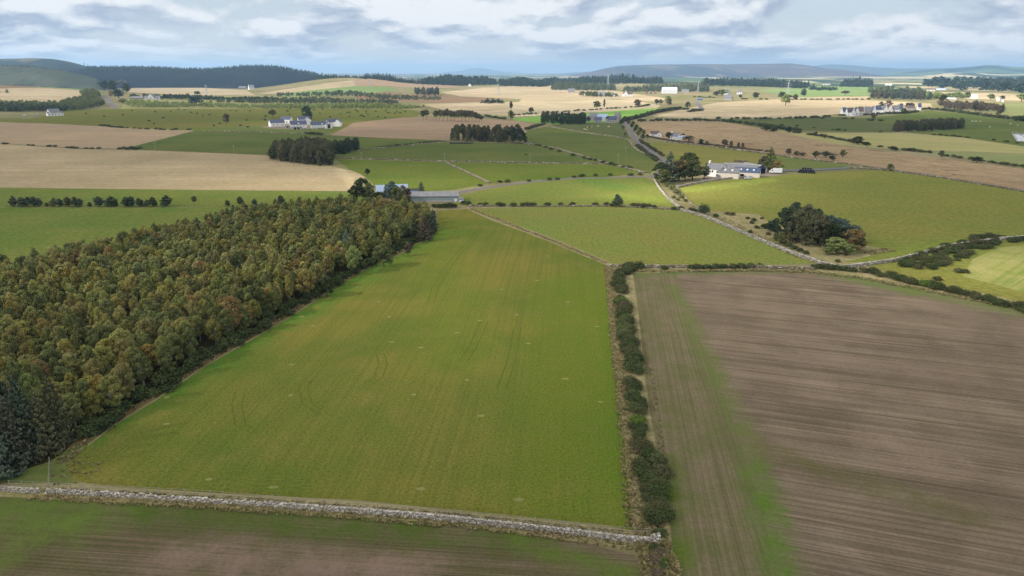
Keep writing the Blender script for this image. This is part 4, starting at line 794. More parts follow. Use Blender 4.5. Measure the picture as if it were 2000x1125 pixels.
# conifer belts
G = 'pines of the belt above the long green field'
for k, p in enumerate(scatter([(884, 276), (892, 271), (1005, 274), (1004, 281), (940, 278)], 6.5)):
    tree('pine_tree', 'pine_dense' if random.random() < .6 else 'pine_mid', p, random.uniform(12, 15.5), random.uniform(6, 8), 'brownpine', 'tall pine with bare trunk in the belt above the long green field', 'tree', G)
for px, h, w in [(1003, 15, 9), (1011, 18, 11), (1018, 14, 10), (1024, 10, 8)]: tree('pine_tree', 'pine_full', at(px, 281), h, w, 'pine', 'dark full pine at the right end of the belt above the long green field', 'tree', 'full pines at the end of the belt')
G = 'tall pines standing in the pinkish stubble'
for px, py, hp, wp in [(827, 235, 17, 9), (833, 234, 17, 10), (852, 235, 17, 10), (859, 235, 18, 9), (866, 236, 18, 10), (874, 236, 21, 12), (881, 237, 19, 9), (888, 237, 18, 10), (895, 238, 20, 11), (902, 238, 21, 11), (909, 238, 20, 11), (915, 238, 20, 10), (922, 238, 19, 11), (929, 238, 17, 10), (936, 239, 15, 10), (941, 239, 12, 8)]:
    p = at(px, py); s = mpp(p); tree('pine_tree', 'pine_mid', p, hp*s*1.12, wp*s*1.5, 'brownpine', 'bare stemmed pine standing in the pinkish stubble', 'tree', G)
# single trees: kind, leaf, px, base py, height px, width px, label
for kd, lm, px, py, hp, wp, lb in [('broad_mid', 'pine', 600, 235, 25, 24, 'large dark evergreen behind the white houses'), ('conifer_mid', 'pine', 603, 234, 26, 12, 'pointed evergreen top behind the white houses'), ('pine_mid', 'green', 533, 232, 16, 14, 'thin pale tree left of the white houses'),
    ('broad_lo', 'brown', 443, 244, 20, 12, 'bare brown tree in the cattle pasture'), ('broad_lo', 'green', 998, 235, 17, 13, 'bright green ivy covered tree at the field corner'), ('pine_mid', 'darkgreen', 998, 222, 22, 6, 'thin tree on the field boundary above the ivy tree'), ('broad_lo', 'brown', 1038, 221, 10, 11, 'pale bare tree above the sunlit field'),
    ('broad_mid', 'brown', 1245, 209, 14, 15, 'round brown tree in the pale stubble by the road'), ('broad_lo', 'darkgreen', 1282, 204, 9, 9, 'small dark tree left of the far road'), ('broad_lo', 'green', 1290, 204, 9, 9, 'small green tree left of the far road hedge'), ('broad_mid', 'darkgreen', 1343, 212, 12, 13, 'round dark tree at the left end of the pale stubble'),
    ('broad_mid', 'willow', 1304, 206, 17, 12, 'grey leafy tree beside the far road'), ('broad_mid', 'brown', 1308, 207, 13, 9, 'brown tree beside the far road'), ('broad_lo', 'green', 1166, 213, 14, 14, 'yellowish bushy tree beside the sunlit field'), ('broad_lo', 'brown', 1180, 212, 16, 5, 'slim brown tree beside the sunlit field'),
    ('broad_mid', 'darkgreen', 1187, 238, 10, 10, 'dark round tree at the farm roofs'), ('broad_mid', 'pine', 1149, 239, 11, 8, 'dark tree left of the farm roofs'), ('broad_mid', 'darkgreen', 1214, 243, 8, 12, 'dark tree at the bend of the road'), ('bushpine', 'pine', 1220, 236, 9, 13, 'dark tree on the road bend beyond the farm'),
    ('broad_lo', 'willow', 1534, 206, 20, 18, 'pale bare tree beside the pylon on the right'), ('broad_lo', 'darkgreen', 1526, 193, 12, 16, 'dark tree left of the pylon on the right'), ('broad_lo', 'brown', 1553, 195, 10, 12, 'brownish tree right of the pylon'), ('bushpine', 'spruce', 1569, 188, 14, 15, 'dark square conifer group in the far pale field'), ('pine_mid', 'brown', 1650, 187, 9, 16, 'pale scots pines far behind the long stubble'),
    ('broad_mid', 'darkgreen', 1840, 204, 18, 18, 'large dark round tree right of the conifer block'), ('broad_mid', 'darkgreen', 1905, 218, 16, 13, 'dark tree on the hedge at the far right'), ('pine_mid', 'brown', 1915, 220, 14, 16, 'leaning brown pine on the far right hedge'), ('broad_mid', 'brown', 1950, 226, 14, 13, 'brown tree at the right end of the hedge'), ('broad_mid', 'darkgreen', 1953, 225, 17, 12, 'dark tree at the right end of the hedge'),
    ('broad_lo', 'darkgreen', 1890, 190, 9, 10, 'small dark tree beside the white farm on the right'), ('broad_lo', 'willow', 1935, 195, 10, 16, 'grey tree far right before the cream stubble'), ('broad_lo', 'darkgreen', 1957, 196, 8, 10, 'dark round tree far right before the cream stubble'), ('broad_lo', 'willow', 1868, 192, 11, 16, 'pale tree behind the caravans at the right'), ('broad_lo', 'willow', 1995, 198, 14, 22, 'pale bushy tree at the right picture edge'),
    ('broad_mid', 'brown', 1666, 282, 12, 11, 'round brown tree on the moor hedge'), ('broad_mid', 'darkgreen', 1674, 282, 15, 22, 'wide dark tree on the moor hedge'), ('broad_mid', 'darkgreen', 1693, 286, 8, 14, 'low dark tree right of the wide one on the moor hedge'), ('broad_lo', 'brown', 1593, 266, 8, 8, 'small brown tree on the left part of the moor hedge'), ('broad_lo', 'brown', 1611, 271, 8, 7, 'small russet tree on the left part of the moor hedge'),
    ('broad_mid', 'darkgreen', 1540, 260, 12, 11, 'dark tree standing on the moor hedge at its left end'), ('broad_mid', 'darkgreen', 1496, 256, 11, 22, 'dark spreading tree at the top of the moor'), ('broad_mid', 'darkgreen', 1511, 258, 8, 16, 'green bushy tree at the top of the moor'), ('broad_mid', 'green', 1838, 307, 12, 13, 'green hawthorn on the field edge at the right'), ('broad_mid', 'darkgreen', 1908, 318, 11, 20, 'round dark bush on the field edge at the right'), ('broad_mid', 'darkgreen', 1748, 294, 6, 18, 'low wide bush on the moor hedge'),
    ('broad_mid', 'brown', 1540, 302, 11, 13, 'brown thorn tree above the paddock'), ('broad_mid', 'brown', 1556, 304, 8, 13, 'dull brown shrub above the paddock'), ('broad_mid', 'brown', 1568, 305, 7, 14, 'wide brown shrub above the paddock'), ('broad_mid', 'darkgreen', 1593, 308, 12, 15, 'dark tree left of the stone heap'), ('broad_mid', 'pine', 1612, 308, 12, 18, 'dark tree in front of the stone heap'), ('broad_mid', 'darkgreen', 1625, 313, 9, 14, 'low dark bush below the stone heap'), ('broad_mid', 'green', 1646, 307, 13, 14, 'green tree right of the stone heap'),
    ('broad_mid', 'green', 1738, 334, 13, 14, 'lone greenish thorn on the wall at the moor edge'), ('broad_mid', 'brown', 1415, 286, 13, 16, 'rust coloured tree by the moor edge'), ('broad_mid', 'brown', 1428, 287, 11, 7, 'slim rust coloured tree by the moor edge'), ('broad_mid', 'brown', 1442, 289, 10, 7, 'first of the two small brown trees by the moor edge'), ('broad_mid', 'brown', 1450, 290, 10, 8, 'second of the two small brown trees by the moor edge'), ('broad_mid', 'darkgreen', 1369, 283, 11, 10, 'dark leaning tree by the moor edge'), ('broad_mid', 'green', 1380, 284, 8, 9, 'green round shrub by the moor edge'),
    ('broad_mid', 'darkgreen', 1305, 272, 13, 14, 'dark tree in front of the second bungalow'), ('broad_mid', 'russet', 1312, 272, 11, 8, 'russet tree in front of the second bungalow'), ('broad_mid', 'brown', 1345, 276, 10, 26, 'brown shrubbery right of the bungalows'), ('broad_mid', 'darkgreen', 1334, 268, 7, 8, 'small green tree behind the bungalows'), ('broad_lo', 'brown', 1704, 232, 10, 12, 'bare tree below the village'),
    ('broad_lo', 'darkgreen', 1721, 210, 10, 9, 'dark tree at the left above the village'), ('broad_lo', 'brown', 1734, 210, 12, 14, 'brown tree above the village middle'), ('broad_lo', 'brown', 1772, 212, 10, 11, 'brown tree at the right end of the village'), ('broad_lo', 'brown', 1779, 212, 10, 11, 'last brown tree right of the village'), ('broad_lo', 'brown', 1759, 210, 7, 10, 'low brown tree above the right houses of the village'), ('broad_lo', 'darkgreen', 1765, 222, 9, 12, 'dark rounded tree at the end of the village row'),
    ('broad_lo', 'darkgreen', 1446, 192, 7, 8, 'small dark tree in the far pale fields'), ('broad_mid', 'darkgreen', 1476, 193, 12, 13, 'round dark tree in the far pale fields'), ('broad_lo', 'willow', 1410, 186, 10, 30, 'pale grove beside the far white cottages'), ('broad_lo', 'brown', 1399, 188, 9, 12, 'brown tree beside the far white cottages'),
    ('broad_mid', 'darkgreen', 232, 192, 16, 22, 'dark round tree beside the lane on the far left'), ('broad_mid', 'russet', 217, 190, 12, 10, 'orange tree beside the lane on the far left'), ('broad_lo', 'darkgreen', 247, 183, 18, 14, 'tall dark tree behind the round one by the lane'), ('broad_lo', 'darkgreen', 222, 180, 20, 16, 'tall ragged tree at the top of the lane'), ('broad_lo', 'spruce', 204, 177, 18, 22, 'grey tree group at the top of the lane'), ('broad_lo', 'spruce', 240, 172, 14, 20, 'grey tree group behind the lane trees'),
    ('broad_lo', 'darkgreen', 256, 192, 7, 5, 'small dark tree left of the white gabled house'), ('broad_lo', 'green', 240, 202, 8, 16, 'yellow green bush by the lane'), ('broad_lo', 'spruce', 384, 206, 17, 25, 'dark tree in the scrub behind the cattle'), ('broad_lo', 'darkgreen', 386, 186, 7, 12, 'round dark tree on the far stubble edge'), ('broad_lo', 'darkgreen', 46, 157, 9, 10, 'lone dark tree in the far left green field'), ('broad_lo', 'brown', 126, 170, 8, 9, 'bare tree in the far left green field')]:
    p = at(px, py); s = mpp(p); d = p.length; tree('conifer_tree' if kd in ('conifer_mid', 'bushpine') else 'pine_tree' if kd == 'pine_mid' else 'broadleaf_tree', kd, p, hp*s*1.1, wp*s*1.4, lm, lb, 'tree', None, d > 2600)
# belts of dark conifers, each tree its own
def belt(poly, step, h, w, lm, label, group, kd='pine_dense', jit=.35, name='conifer_tree'):
    for p in scatter(poly, step, jit): tree(name, kd, p, h*random.uniform(.88, 1.1), w*random.uniform(.9, 1.15), lm, label, 'tree', group, p.length > 1500)
belt([(1050, 240), (1056, 238), (1140, 238), (1144, 243), (1100, 244), (1066, 242)], 10, 13, 9, 'pine', 'dark pine of the short belt left of the farm roofs', 'pines of the short belt beside the farm roofs')
belt([(1746, 258), (1752, 253), (1830, 249), (1880, 248), (1876, 252), (1810, 256)], 8, 11, 9, 'brownpine', 'dark conifer of the low block between the green fields on the right', 'conifers of the low block on the right')
belt([(1698, 194), (1706, 189), (1800, 190), (1818, 196), (1812, 197), (1750, 196)], 17, 19, 13, 'spruce', 'conifer of the dense dark block above the village', 'conifers of the dense block above the village', 'bushpine')
belt([(803, 187), (812, 184), (856, 184), (859, 188), (830, 189)], 22, 20, 16, 'spruce', 'conifer of the small dense block below the round hill', 'conifers of the small dense block', 'bushpine')
# road side trees
G = 'dark trees lining the road'
for px, py, hp, wp in [(1228, 243, 9, 10), (1236, 246, 10, 11), (1234, 250, 9, 10), (1243, 253, 10, 11), (1240, 258, 10, 10), (1250, 259, 10, 12), (1247, 266, 11, 12), (1257, 265, 12, 13), (1255, 272, 10, 12), (1264, 271, 9, 10), (1217, 253, 9, 8), (1221, 266, 8, 6), (1250, 276, 6, 8)]:
    p = at(px, py); s = mpp(p); tree('broadleaf_tree', 'broad_mid', p, hp*s, wp*s*1.2, random.choice(['darkgreen', 'darkgreen', 'green', 'brown']), 'dark leafy tree lining the road above the farm', 'tree', G)
# hedges of small dark bushes
def hedge(pts, step, r, h, label, group, lm='gorse', gap=0., off=.8, kind=None):
    if at(*pts[0]).length > 560:   # far off a hedge reads as one long thing
        it = [(kind or 'gorse_mid' if p.length < 900 else 'gorse_lo', p, h*random.uniform(.7, 1.25), r*random.uniform(1.5, 2.6), random.random()) for p in along(pts, step*.62, off) if random.random() >= gap*(.5+abs(math.sin(p.x/37)))]
        o = mass('hedge', it, lm, label); del o['kind']; o['label'] = 'hedge: '+label if False else label.replace('dark bush', 'line of dark bushes').replace('bush in', 'line of bushes in').replace('bush of', 'run of bushes of'); o['category'] = 'hedge'; return
    for p in along(pts, step, off):
        if random.random() < gap: continue
        k = kind or ('gorse_mid' if p.length < 500 else 'gorse_lo'); rr = r*random.uniform(.7, 1.25)
        tree('gorse_bush' if lm == 'gorse' else 'hedge_bush', k, p, h*random.uniform(.7, 1.25), rr*2.1, lm, label, 'bush', group, True)
for pts, step, r, h, lb, gp, gap in [
    ([(1244, 285), (1262, 300), (1286, 316)], 4, 2.3, 2.2, 'dark bush on the near side of the road', 'bushes on the near side of the road', 0),
    ([(1252, 277), (1272, 290), (1296, 306)], 7, 2, 2, 'bush on the far side of the road', 'bushes on the far side of the road', .2),
    ([(1040, 281), (1076, 292), (1100, 300), (1160, 314), (1250, 334)], 8, 2.2, 2, 'gorse clump on the bank between the green fields', 'gorse on the bank between the green fields', .45),
    ([(880, 372), (910, 367), (950, 362)], 6, 1.7, 1.5, 'low bush on the side road verge by the shed', 'bushes on the side road verge', .35),
    ([(960, 358), (1080, 352), (1130, 346), (1200, 343), (1262, 342)], 6, 1.9, 1.8, 'low dark bush along the side road', 'bushes along the middle of the side road', .35),
    ([(0, 281), (60, 285), (120, 288), (165, 291), (215, 292), (270, 293)], 9, 2.2, 2, 'dark bush on the line between the two stubble fields', 'bushes between the stubble fields', .4),
    ([(236, 291), (276, 291)], 5, 2.2, 2.2, 'bramble clump at the point of the green field', 'bramble clumps at the green field corner', 0),
    ([(740, 289), (800, 283), (868, 276)], 6, 2.2, 2, 'dark bush left of the pine belt', 'bushes left of the pine belt', .15),
    ([(196, 246), (236, 250), (292, 253), (316, 254), (374, 254)], 9, 2.6, 2.4, 'dark gorse along the top of the upper stubble field', 'gorse along the upper stubble field', .35),
    ([(594, 261), (630, 264)], 6, 3, 2.6, 'dark bush in front of the white houses', 'bushes in front of the white houses', 0),
    ([(1028, 254), (1048, 247), (1064, 243)], 7, 3, 3, 'dark bush at the tip of the pinkish stubble', 'bushes at the tip of the pinkish stubble', .1),
    ([(1216, 238), (1240, 232), (1276, 222), (1300, 217), (1330, 213)], 9, 4.5, 5, 'bush in the thick hedge running up from the road bend', 'bushes of the thick hedge above the road bend', 0),
    ([(1240, 238), (1300, 236), (1400, 237), (1440, 240), (1500, 248), (1560, 257)], 9, 4, 4, 'bush in the dark hedge above the moor', 'bushes of the dark hedge above the moor', .05),
    ([(1330, 214), (1372, 216), (1344, 219)], 9, 4, 3.5, 'hedge bush at the left end of the long stubble', 'hedge bushes at the end of the long stubble', 0),
    ([(1400, 233), (1480, 233), (1560, 232), (1620, 229)], 11, 3.6, 3.4, 'bush in the hedge under the long stubble', 'bushes of the hedge under the long stubble', .1),
    ([(1540, 258), (1600, 266), (1650, 275), (1700, 285), (1760, 293), (1820, 300)], 6, 2.6, 2.6, 'dark bush of the hedge between moor and pale fields', 'bushes of the hedge beside the moor', .15),
    ([(1820, 303), (1880, 310), (1950, 320), (2040, 333)], 7, 2.3, 2.2, 'dark bush of the hedge at the right edge', 'bushes of the hedge at the right edge', .3),
    ([(1500, 243), (1580, 249), (1660, 257), (1730, 259)], 15, 2.4, 2, 'small bush on the fence line of the right green fields', 'bushes on the right fence lines', .55),
    ([(1800, 262), (1880, 268), (1960, 277), (2040, 287)], 10, 2.4, 2, 'small bush below the green field at the right', 'bushes below the right green field', .4),
    ([(1640, 226), (1700, 224), (1760, 222), (1790, 219)], 9, 4, 3.4, 'bush of the hedge in front of the village', 'bushes of the hedge in front of the village', 0),
    ([(1600, 232), (1660, 232), (1700, 236), (1760, 239)], 12, 3, 2.6, 'bush on the line below the village', 'bushes on the line below the village', .45),
    ([(1796, 214), (1840, 216), (1890, 222), (1940, 229), (1970, 233)], 10, 4.5, 4.5, 'bush of the tall hedge on the right', 'bushes of the tall hedge on the right', 0),
    ([(1980, 236), (2050, 241)], 10, 6, 7, 'tall bush at the right picture edge', 'tall bushes at the right picture edge', 0),
    ([(1540, 195), (1600, 195), (1700, 195)], 16, 5, 4, 'bush of the hedge behind the long stubble', 'bushes of the hedge behind the long stubble', .1),
    ([(1270, 206), (1240, 210), (1160, 215), (1090, 220), (1020, 225), (1000, 226)], 13, 3.6, 3.4, 'hedge bush along the back of the sunlit green field', 'hedge bushes behind the sunlit green field', .25),
    ([(950, 228), (985, 233)], 9, 4, 3, 'green bush left of the ivy tree', 'bushes left of the ivy tree', .1),
    ([(1300, 190), (1360, 190), (1420, 193), (1500, 195)], 20, 5, 4, 'bush of the far hedge above the long stubble', 'bushes of the far hedge', .35),
    ([(1020, 303), (1030, 303)], 3, 1.2, 1, 'low bush in the long green field', 'low bushes in the long green field', 0)]:
    hedge(pts, step, r, h, lb, gp, gap=gap)
# red brown bracken on the moor edge
hedge([(1270, 268), (1300, 274), (1340, 279), (1400, 285), (1470, 293), (1500, 297)], 4, 2.6, 1.6, 'rust brown bracken clump on the moor edge', 'bracken clumps on the moor edge', 'brown', .1)
# ---- woods that read as one mass (their trees are far beyond counting)
def wood(poly, step, h, w, lm, label, kd='lo_conifer'):
    it = [(kd if random.random() < .85 else 'lo_broad', p, h*random.uniform(.75, 1.2)*(.95+.22*math.sin(p.x/61+h)+.15*math.sin(p.x/23)), w*random.uniform(.8, 1.25), random.random()) for p in scatter(poly, step, .45)]
    if it: mass('woodland', it, lm, label)
def wood_far(pa, pb, ra, rb, n, h, w, lm, label):
    it = []
    for i in range(n):
        X = random.uniform(pa, pb); d = ray(X, 150); hh = math.hypot(d[0], d[1]); r = random.uniform(ra, rb); x, y = d[0]/hh*r, d[1]/hh*r
        it.append(('lo_conifer', Vector((x, y, float(H(x, y)))), h*random.uniform(.7, 1.15)*(.9+.25*math.sin(X/19)), w*random.uniform(.8, 1.2), random.random()))
    mass('woodland', it, lm, label)
wood_far(610, 815, 2500, 2640, 420, 22, 13, 'farconifer', 'dark forest along the back of the round hill')
wood([(812, 164), (850, 161), (970, 163), (972, 166), (900, 168), (850, 166)], 17, 24, 14, 'farconifer', 'dark forest strip right of the round hill')
wood([(970, 168), (985, 163), (1070, 161), (1090, 165), (1060, 170)], 17, 20, 13, 'farconifer', 'dark forest at the centre under the blue hills')
wood([(1060, 166), (1070, 161), (1280, 160), (1296, 164), (1200, 165)], 22, 26, 15, 'farconifer', 'dark forest right of the centre')
wood([(1076, 176), (1084, 170), (1190, 170), (1204, 177), (1140, 177)], 13, 17, 9, 'farpale', 'paler plantation with visible stems in the centre')
wood([(1216, 180), (1226, 173), (1330, 172), (1386, 177), (1380, 180), (1300, 179)], 14, 17, 9, 'farpale', 'plantation behind the white shed')
wood([(1368, 168), (1400, 163), (1500, 163), (1590, 172), (1560, 173), (1500, 170)], 19, 22, 13, 'farconifer', 'dark forest on the low ridge at the right centre')
wood([(1640, 170), (1650, 166), (1700, 166), (1704, 170)], 20, 26, 15, 'farconifer', 'dark rounded wood in the far fields')
wood([(1800, 172), (1810, 165), (2100, 163), (2200, 178), (2000, 186), (1900, 178)], 60, 30, 34, 'farconifer', 'dark woods in the far right plain', 'lo_broad')
wood([(1570, 175), (1600, 174), (1634, 175), (1632, 177), (1600, 177)], 18, 13, 12, 'farconifer', 'small far wood below the low ridge')
wood([(0, 178), (-200, 176), (-200, 182), (14, 182), (20, 180)], 14, 8, 9, 'farconifer', 'dark scrub in the far left stubble')
wood([(-200, 158), (0, 152.5), (50, 153.5), (100, 156), (160, 161), (184, 166), (160, 165), (100, 161), (0, 157)], 14, 20, 12, 'farconifer', 'line of dark conifers under the far left slope')
wood([(-200, 206), (0, 202), (60, 204), (110, 204), (150, 195), (190, 190), (206, 206), (160, 216), (60, 217), (-200, 222)], 8, 7, 7, 'green', 'olive scrub around the left fields', 'lo_broad')
wood([(-200, 214), (0, 212), (60, 212), (130, 213), (130, 218), (60, 219), (0, 219), (-200, 222)], 8, 8, 7, 'pine', 'dark pines behind the left white house', 'lo_broad')
wood([(158, 184), (180, 178), (190, 182), (196, 192), (160, 192)], 9, 9, 8, 'green', 'scrub wood beside the far left lane', 'lo_broad')
wood([(240, 208), (250, 203), (380, 204), (380, 210), (300, 211)], 9, 6.5, 6, 'willow', 'young pale pines at the edge of the cattle pasture', 'lo_broad')
wood([(380, 209), (400, 205), (560, 209), (700, 208), (830, 210), (800, 214), (560, 214), (480, 212)], 9, 6.5, 6, 'willow', 'young pines along the back of the cattle pasture', 'lo_broad')
wood([(255, 191), (400, 192), (560, 196), (560, 199), (400, 196), (260, 193)], 11, 8, 7, 'farconifer', 'dark young pines in the scrub', 'lo_broad')
wood([(400, 200), (520, 198), (640, 199), (760, 200), (790, 204), (640, 204), (500, 203)], 12, 8, 7, 'farpale', 'scattered pines in the rough ground', 'lo_broad')
wood([(540, 186), (640, 183), (700, 184), (780, 190), (860, 192), (860, 196), (760, 196), (700, 190), (600, 189), (540, 190)], 15, 8, 8, 'farpale', 'scrub on the moor below the round hill', 'lo_broad')
wood([(940, 202), (950, 198), (975, 198), (985, 203)], 12, 11, 11, 'farconifer', 'dark bushes by the sandy bank')
wood([(1130, 188), (1160, 186), (1200, 187), (1205, 190), (1150, 190)], 16, 14, 12, 'green', 'trees around the far steading', 'lo_broad')
wood([(1790, 192), (1850, 188), (1900, 190), (1880, 193), (1810, 195)], 17, 12, 14, 'willow', 'pale trees behind the dark block', 'lo_broad')
wood([(1690, 183), (1780, 180), (1800, 182), (1790, 185), (1700, 186)], 26, 17, 18, 'farpale', 'grey woods beyond the dark block', 'lo_broad')
wood([(1830, 205), (1900, 204), (1960, 212), (1960, 220), (1900, 217), (1850, 213)], 11, 7, 8, 'brown', 'brown scrub above the tall hedge on the right', 'lo_broad')
def wood3d(hilltop, dist, spread, n, h, w, lm, label):
    """trees standing on a ridge crest built by hill()"""
    it = []
    xs = [q[0] for q in hilltop]; ys = [q[1] for q in hilltop]
    for i in range(n):
        X = random.uniform(xs[0], xs[-1]); Y = np.interp(X, xs, ys)+1.2; d = ray(X, Y); hh = math.hypot(d[0], d[1]); t = random.uniform(-spread, spread*.6)
        r = dist+t; z = CAMH+d[2]/hh*dist; z = -18+(z+18)*math.cos(t/900*math.pi/2)**1.3
        it.append(('lo_conifer', Vector((d[0]/hh*r, d[1]/hh*r, z-2)), h*random.uniform(.7, 1.25), w*random.uniform(.8, 1.2), random.random()))
    mass('woodland', it, lm, label)
wood3d([(170, 134), (230, 134), (300, 134), (360, 137.5), (400, 137.5), (430, 136), (470, 132), (500, 131), (540, 132), (575, 138), (620, 146)], 3700, 300, 1700, 17, 12, 'farconifer', 'conifer forest on the crest of the dark ridge')

wood3d([(-300, 125), (-150, 128), (0, 130), (60, 132), (120, 140), (180, 152)], 2900, 70, 500, 11, 8, 'farpale', 'young conifers along the crest of the pale slope at the left edge')
# ------------------------------------------------------------------ stone walls, fences, dry grass
def stone_mat(name, c1, c2):
    m = bpy.data.materials.new(name); m.use_nodes = True; T = NT(m.node_tree)
    a = T.add('ShaderNodeAttribute', attribute_name='lv').outputs['Fac']; pos = T.add('ShaderNodeNewGeometry').outputs['Position']
    c = T.ramp(a, [(0, L(*c1)), (.5, L(*[(x+y)//2 for x, y in zip(c1, c2)])), (.85, L(*c2)), (1, L(214, 208, 198))])
    n = T.noise(pos, 3., 5, .6); c = T.mix(T.mapr(n, .55, .7, 0, .5), c, L(110, 108, 84)); f = T.mapr(n, .3, .7, .75, 1.2); c = T.vmath('MULTIPLY', c, T.comb(f, f, f))
    b = T.add('ShaderNodeBsdfDiffuse'); T.put(b.inputs[0], c); o = T.add('ShaderNodeOutputMaterial'); T.l.new(b.outputs[0], o.inputs[0]); return m
stone = stone_mat('drystone', (142, 134, 122), (196, 188, 176)); stone2 = stone_mat('drystone_mossy', (122, 112, 92), (160, 150, 128))
def stone_wall(pts, h, wd, step, label, m=None, layers=3, noise_=.1):
    P = [at(*q) for q in pts]; C, S, R = [], [], []
    for a, b in zip(P, P[1:]):
        d = (b-a); ln = math.hypot(d.x, d.y); rz = math.atan2(d.y, d.x); n = max(1, int(ln/step))
        for k in range(n):
            for l in range(layers):
                for s in ((-1, 1) if wd > step*1.1 else (0,)):
                    t = (k+random.uniform(-.3, .3)+.5*(l % 2))/n; t = min(1, max(0, t)); f = (l+.5)/layers; sag = 1-noise_*(.5+.5*math.sin((a.x+d.x*t)/5.3+a.y))*random.random()
                    o_ = s*wd*.25*(1.15-.45*f)+random.uniform(-.04, .04); x = a.x+d.x*t-math.sin(rz)*o_; y = a.y+d.y*t+math.cos(rz)*o_
                    C.append((x, y, float(H(x, y))+h*f*sag)); hh = h/layers*random.uniform(.8, 1.25)
                    S.append((step*random.uniform(.75, 1.35), wd*(.55 if s else 1)*(1.15-.4*f)*random.uniform(.8, 1.15), hh)); R.append(rz+random.uniform(-.35, .35))
    C, S, R = np.array(C), np.array(S)/2, np.array(R); n = len(C); rg = np.random.default_rng(5)
    cn = np.array([(-1, -1, -1), (1, -1, -1), (1, 1, -1), (-1, 1, -1), (-1, -1, 1), (1, -1, 1), (1, 1, 1), (-1, 1, 1)], float)
    X = cn[None]*S[:, None, :]*rg.uniform(.68, 1.05, (n, 8, 3)); c_, s_ = np.cos(R)[:, None], np.sin(R)[:, None]
    V = np.stack([X[..., 0]*c_-X[..., 1]*s_, X[..., 0]*s_+X[..., 1]*c_, X[..., 2]], 2)+C[:, None]
    fb = np.array([(0, 3, 2, 1), (4, 5, 6, 7), (0, 1, 5, 4), (1, 2, 6, 5), (2, 3, 7, 6), (3, 0, 4, 7)])
    Q = (fb[None]+8*np.arange(n)[:, None, None]).reshape(-1, 4)
    o = np_mesh('stone_wall', V.reshape(-1, 3), Q, m or stone, attr={'lv': np.repeat(rg.random(n), 8)}); return tag(o, label, 'wall')
stone_wall([(-80, 951), (0, 957), (48, 961), (78, 962)], .75, .5, .28, 'left part of the near drystone wall beyond the little gap', layers=4, noise_=.35)
stone_wall([(92, 963), (200, 968), (300, 974), (400, 981), (500, 987), (620, 996), (740, 1005), (860, 1015), (960, 1026), (1060, 1037), (1150, 1047), (1225, 1057), (1284, 1061)], .84, .52, .28, 'long tumbled drystone wall in front of the central meadow', layers=4, noise_=.75)
stone_wall([(1272, 1058), (1282, 1060), (1290, 1056)], 1.2, .9, .4, 'pale square wall end at the near corner of the hedge', layers=4)
stone_wall([(1192, 522), (1260, 523), (1345, 523), (1480, 524), (1588, 527)], 1.1, .7, .8, 'low stone wall between the light field and the brown field', stone2)
stone_wall([(1330, 412), (1370, 422), (1420, 443), (1480, 469), (1540, 494), (1600, 515), (1642, 526)], 1.2, .8, .8, 'grey stone wall running down past the small copse')
stone_wall([(1645, 525), (1690, 519), (1740, 512), (1790, 500), (1850, 483), (1960, 468), (2060, 461)], 1.2, .8, .8, 'stone wall behind the gorse thicket')
stone_wall([(1278, 352), (1286, 366), (1300, 384), (1318, 400), (1332, 410)], 1.1, .8, .8, 'stone wall on the left of the farm shrubs')
stone_wall([(1322, 368), (1332, 382), (1352, 402), (1370, 412)], 1., .8, .8, 'stone wall on the right of the farm shrubs', stone2)
stone_wall([(1322, 367), (1380, 355), (1430, 349), (1470, 347)], 1.1, .8, .8, 'pale stone wall in front of the farm')
stone_wall([(1742, 334), (1850, 350), (2000, 375), (2060, 386)], 1.1, .8, 1., 'stone wall between the moor and the olive field', stone2)
stone_wall([(1660, 329), (1745, 334)], 1., .8, 1., 'short stone wall above the olive field', stone2)
stone_wall([(1300, 277), (1400, 288), (1500, 301), (1560, 310), (1640, 319), (1745, 333)], 1., .9, 1.6, 'thin stone wall along the moor', stone2, 2)
stone_wall([(655, 309), (868, 316), (1000, 318), (1190, 321)], .9, .8, 1.4, 'thin tan wall across the green fields', stone2, 2)
stone_wall([(869, 317), (956, 358)], .9, 1.2, 1.0, 'tan wall running down between the fresh green fields', stone2, 2)
stone_wall([(1026, 279), (1090, 291), (1170, 315), (1262, 338)], .8, 2.2, 1.4, 'broad low stony bank between the green fields', stone2, 2)
stone_wall([(1072, 247), (1130, 257), (1200, 267), (1226, 273), (1240, 291), (1290, 318)], .9, 1.0, 1.5, 'tan stone wall under the sheep paddock', stone2, 2)
stone_wall([(918, 403), (1060, 404), (1200, 403), (1330, 411)], .8, .8, .9, 'low stone wall behind the light grass field', stone2, 2)
stone_wall([(700, 294), (740, 290), (800, 284), (880, 276)], .8, .9, 1.6, 'pale field wall left of the pine belt', stone2, 2)
stone_wall([(1005, 279), (1040, 283)], .8, 2, 1.6, 'stony patch at the foot of the pine belt', stone2, 2)
stone_wall([(540, 249), (600, 253), (655, 250)], 1., .8, 1.8, 'grey garden wall of the white houses', stone2, 2)
stone_wall([(400, 256), (520, 259), (600, 262)], .8, .8, 2., 'faint wall below the white houses', stone2, 2)
stone_wall([(1620, 316), (1800, 297), (2000, 331)], .1, .3, 9., 'faint stones on the moor', stone2, 1) if False else None
postm = mat('fence_post_wood', (.30, .27, .22), .9, .1, .25, 3.); wire = mat('fence_wire', (.35, .35, .34), .5, .5)
PW = {}
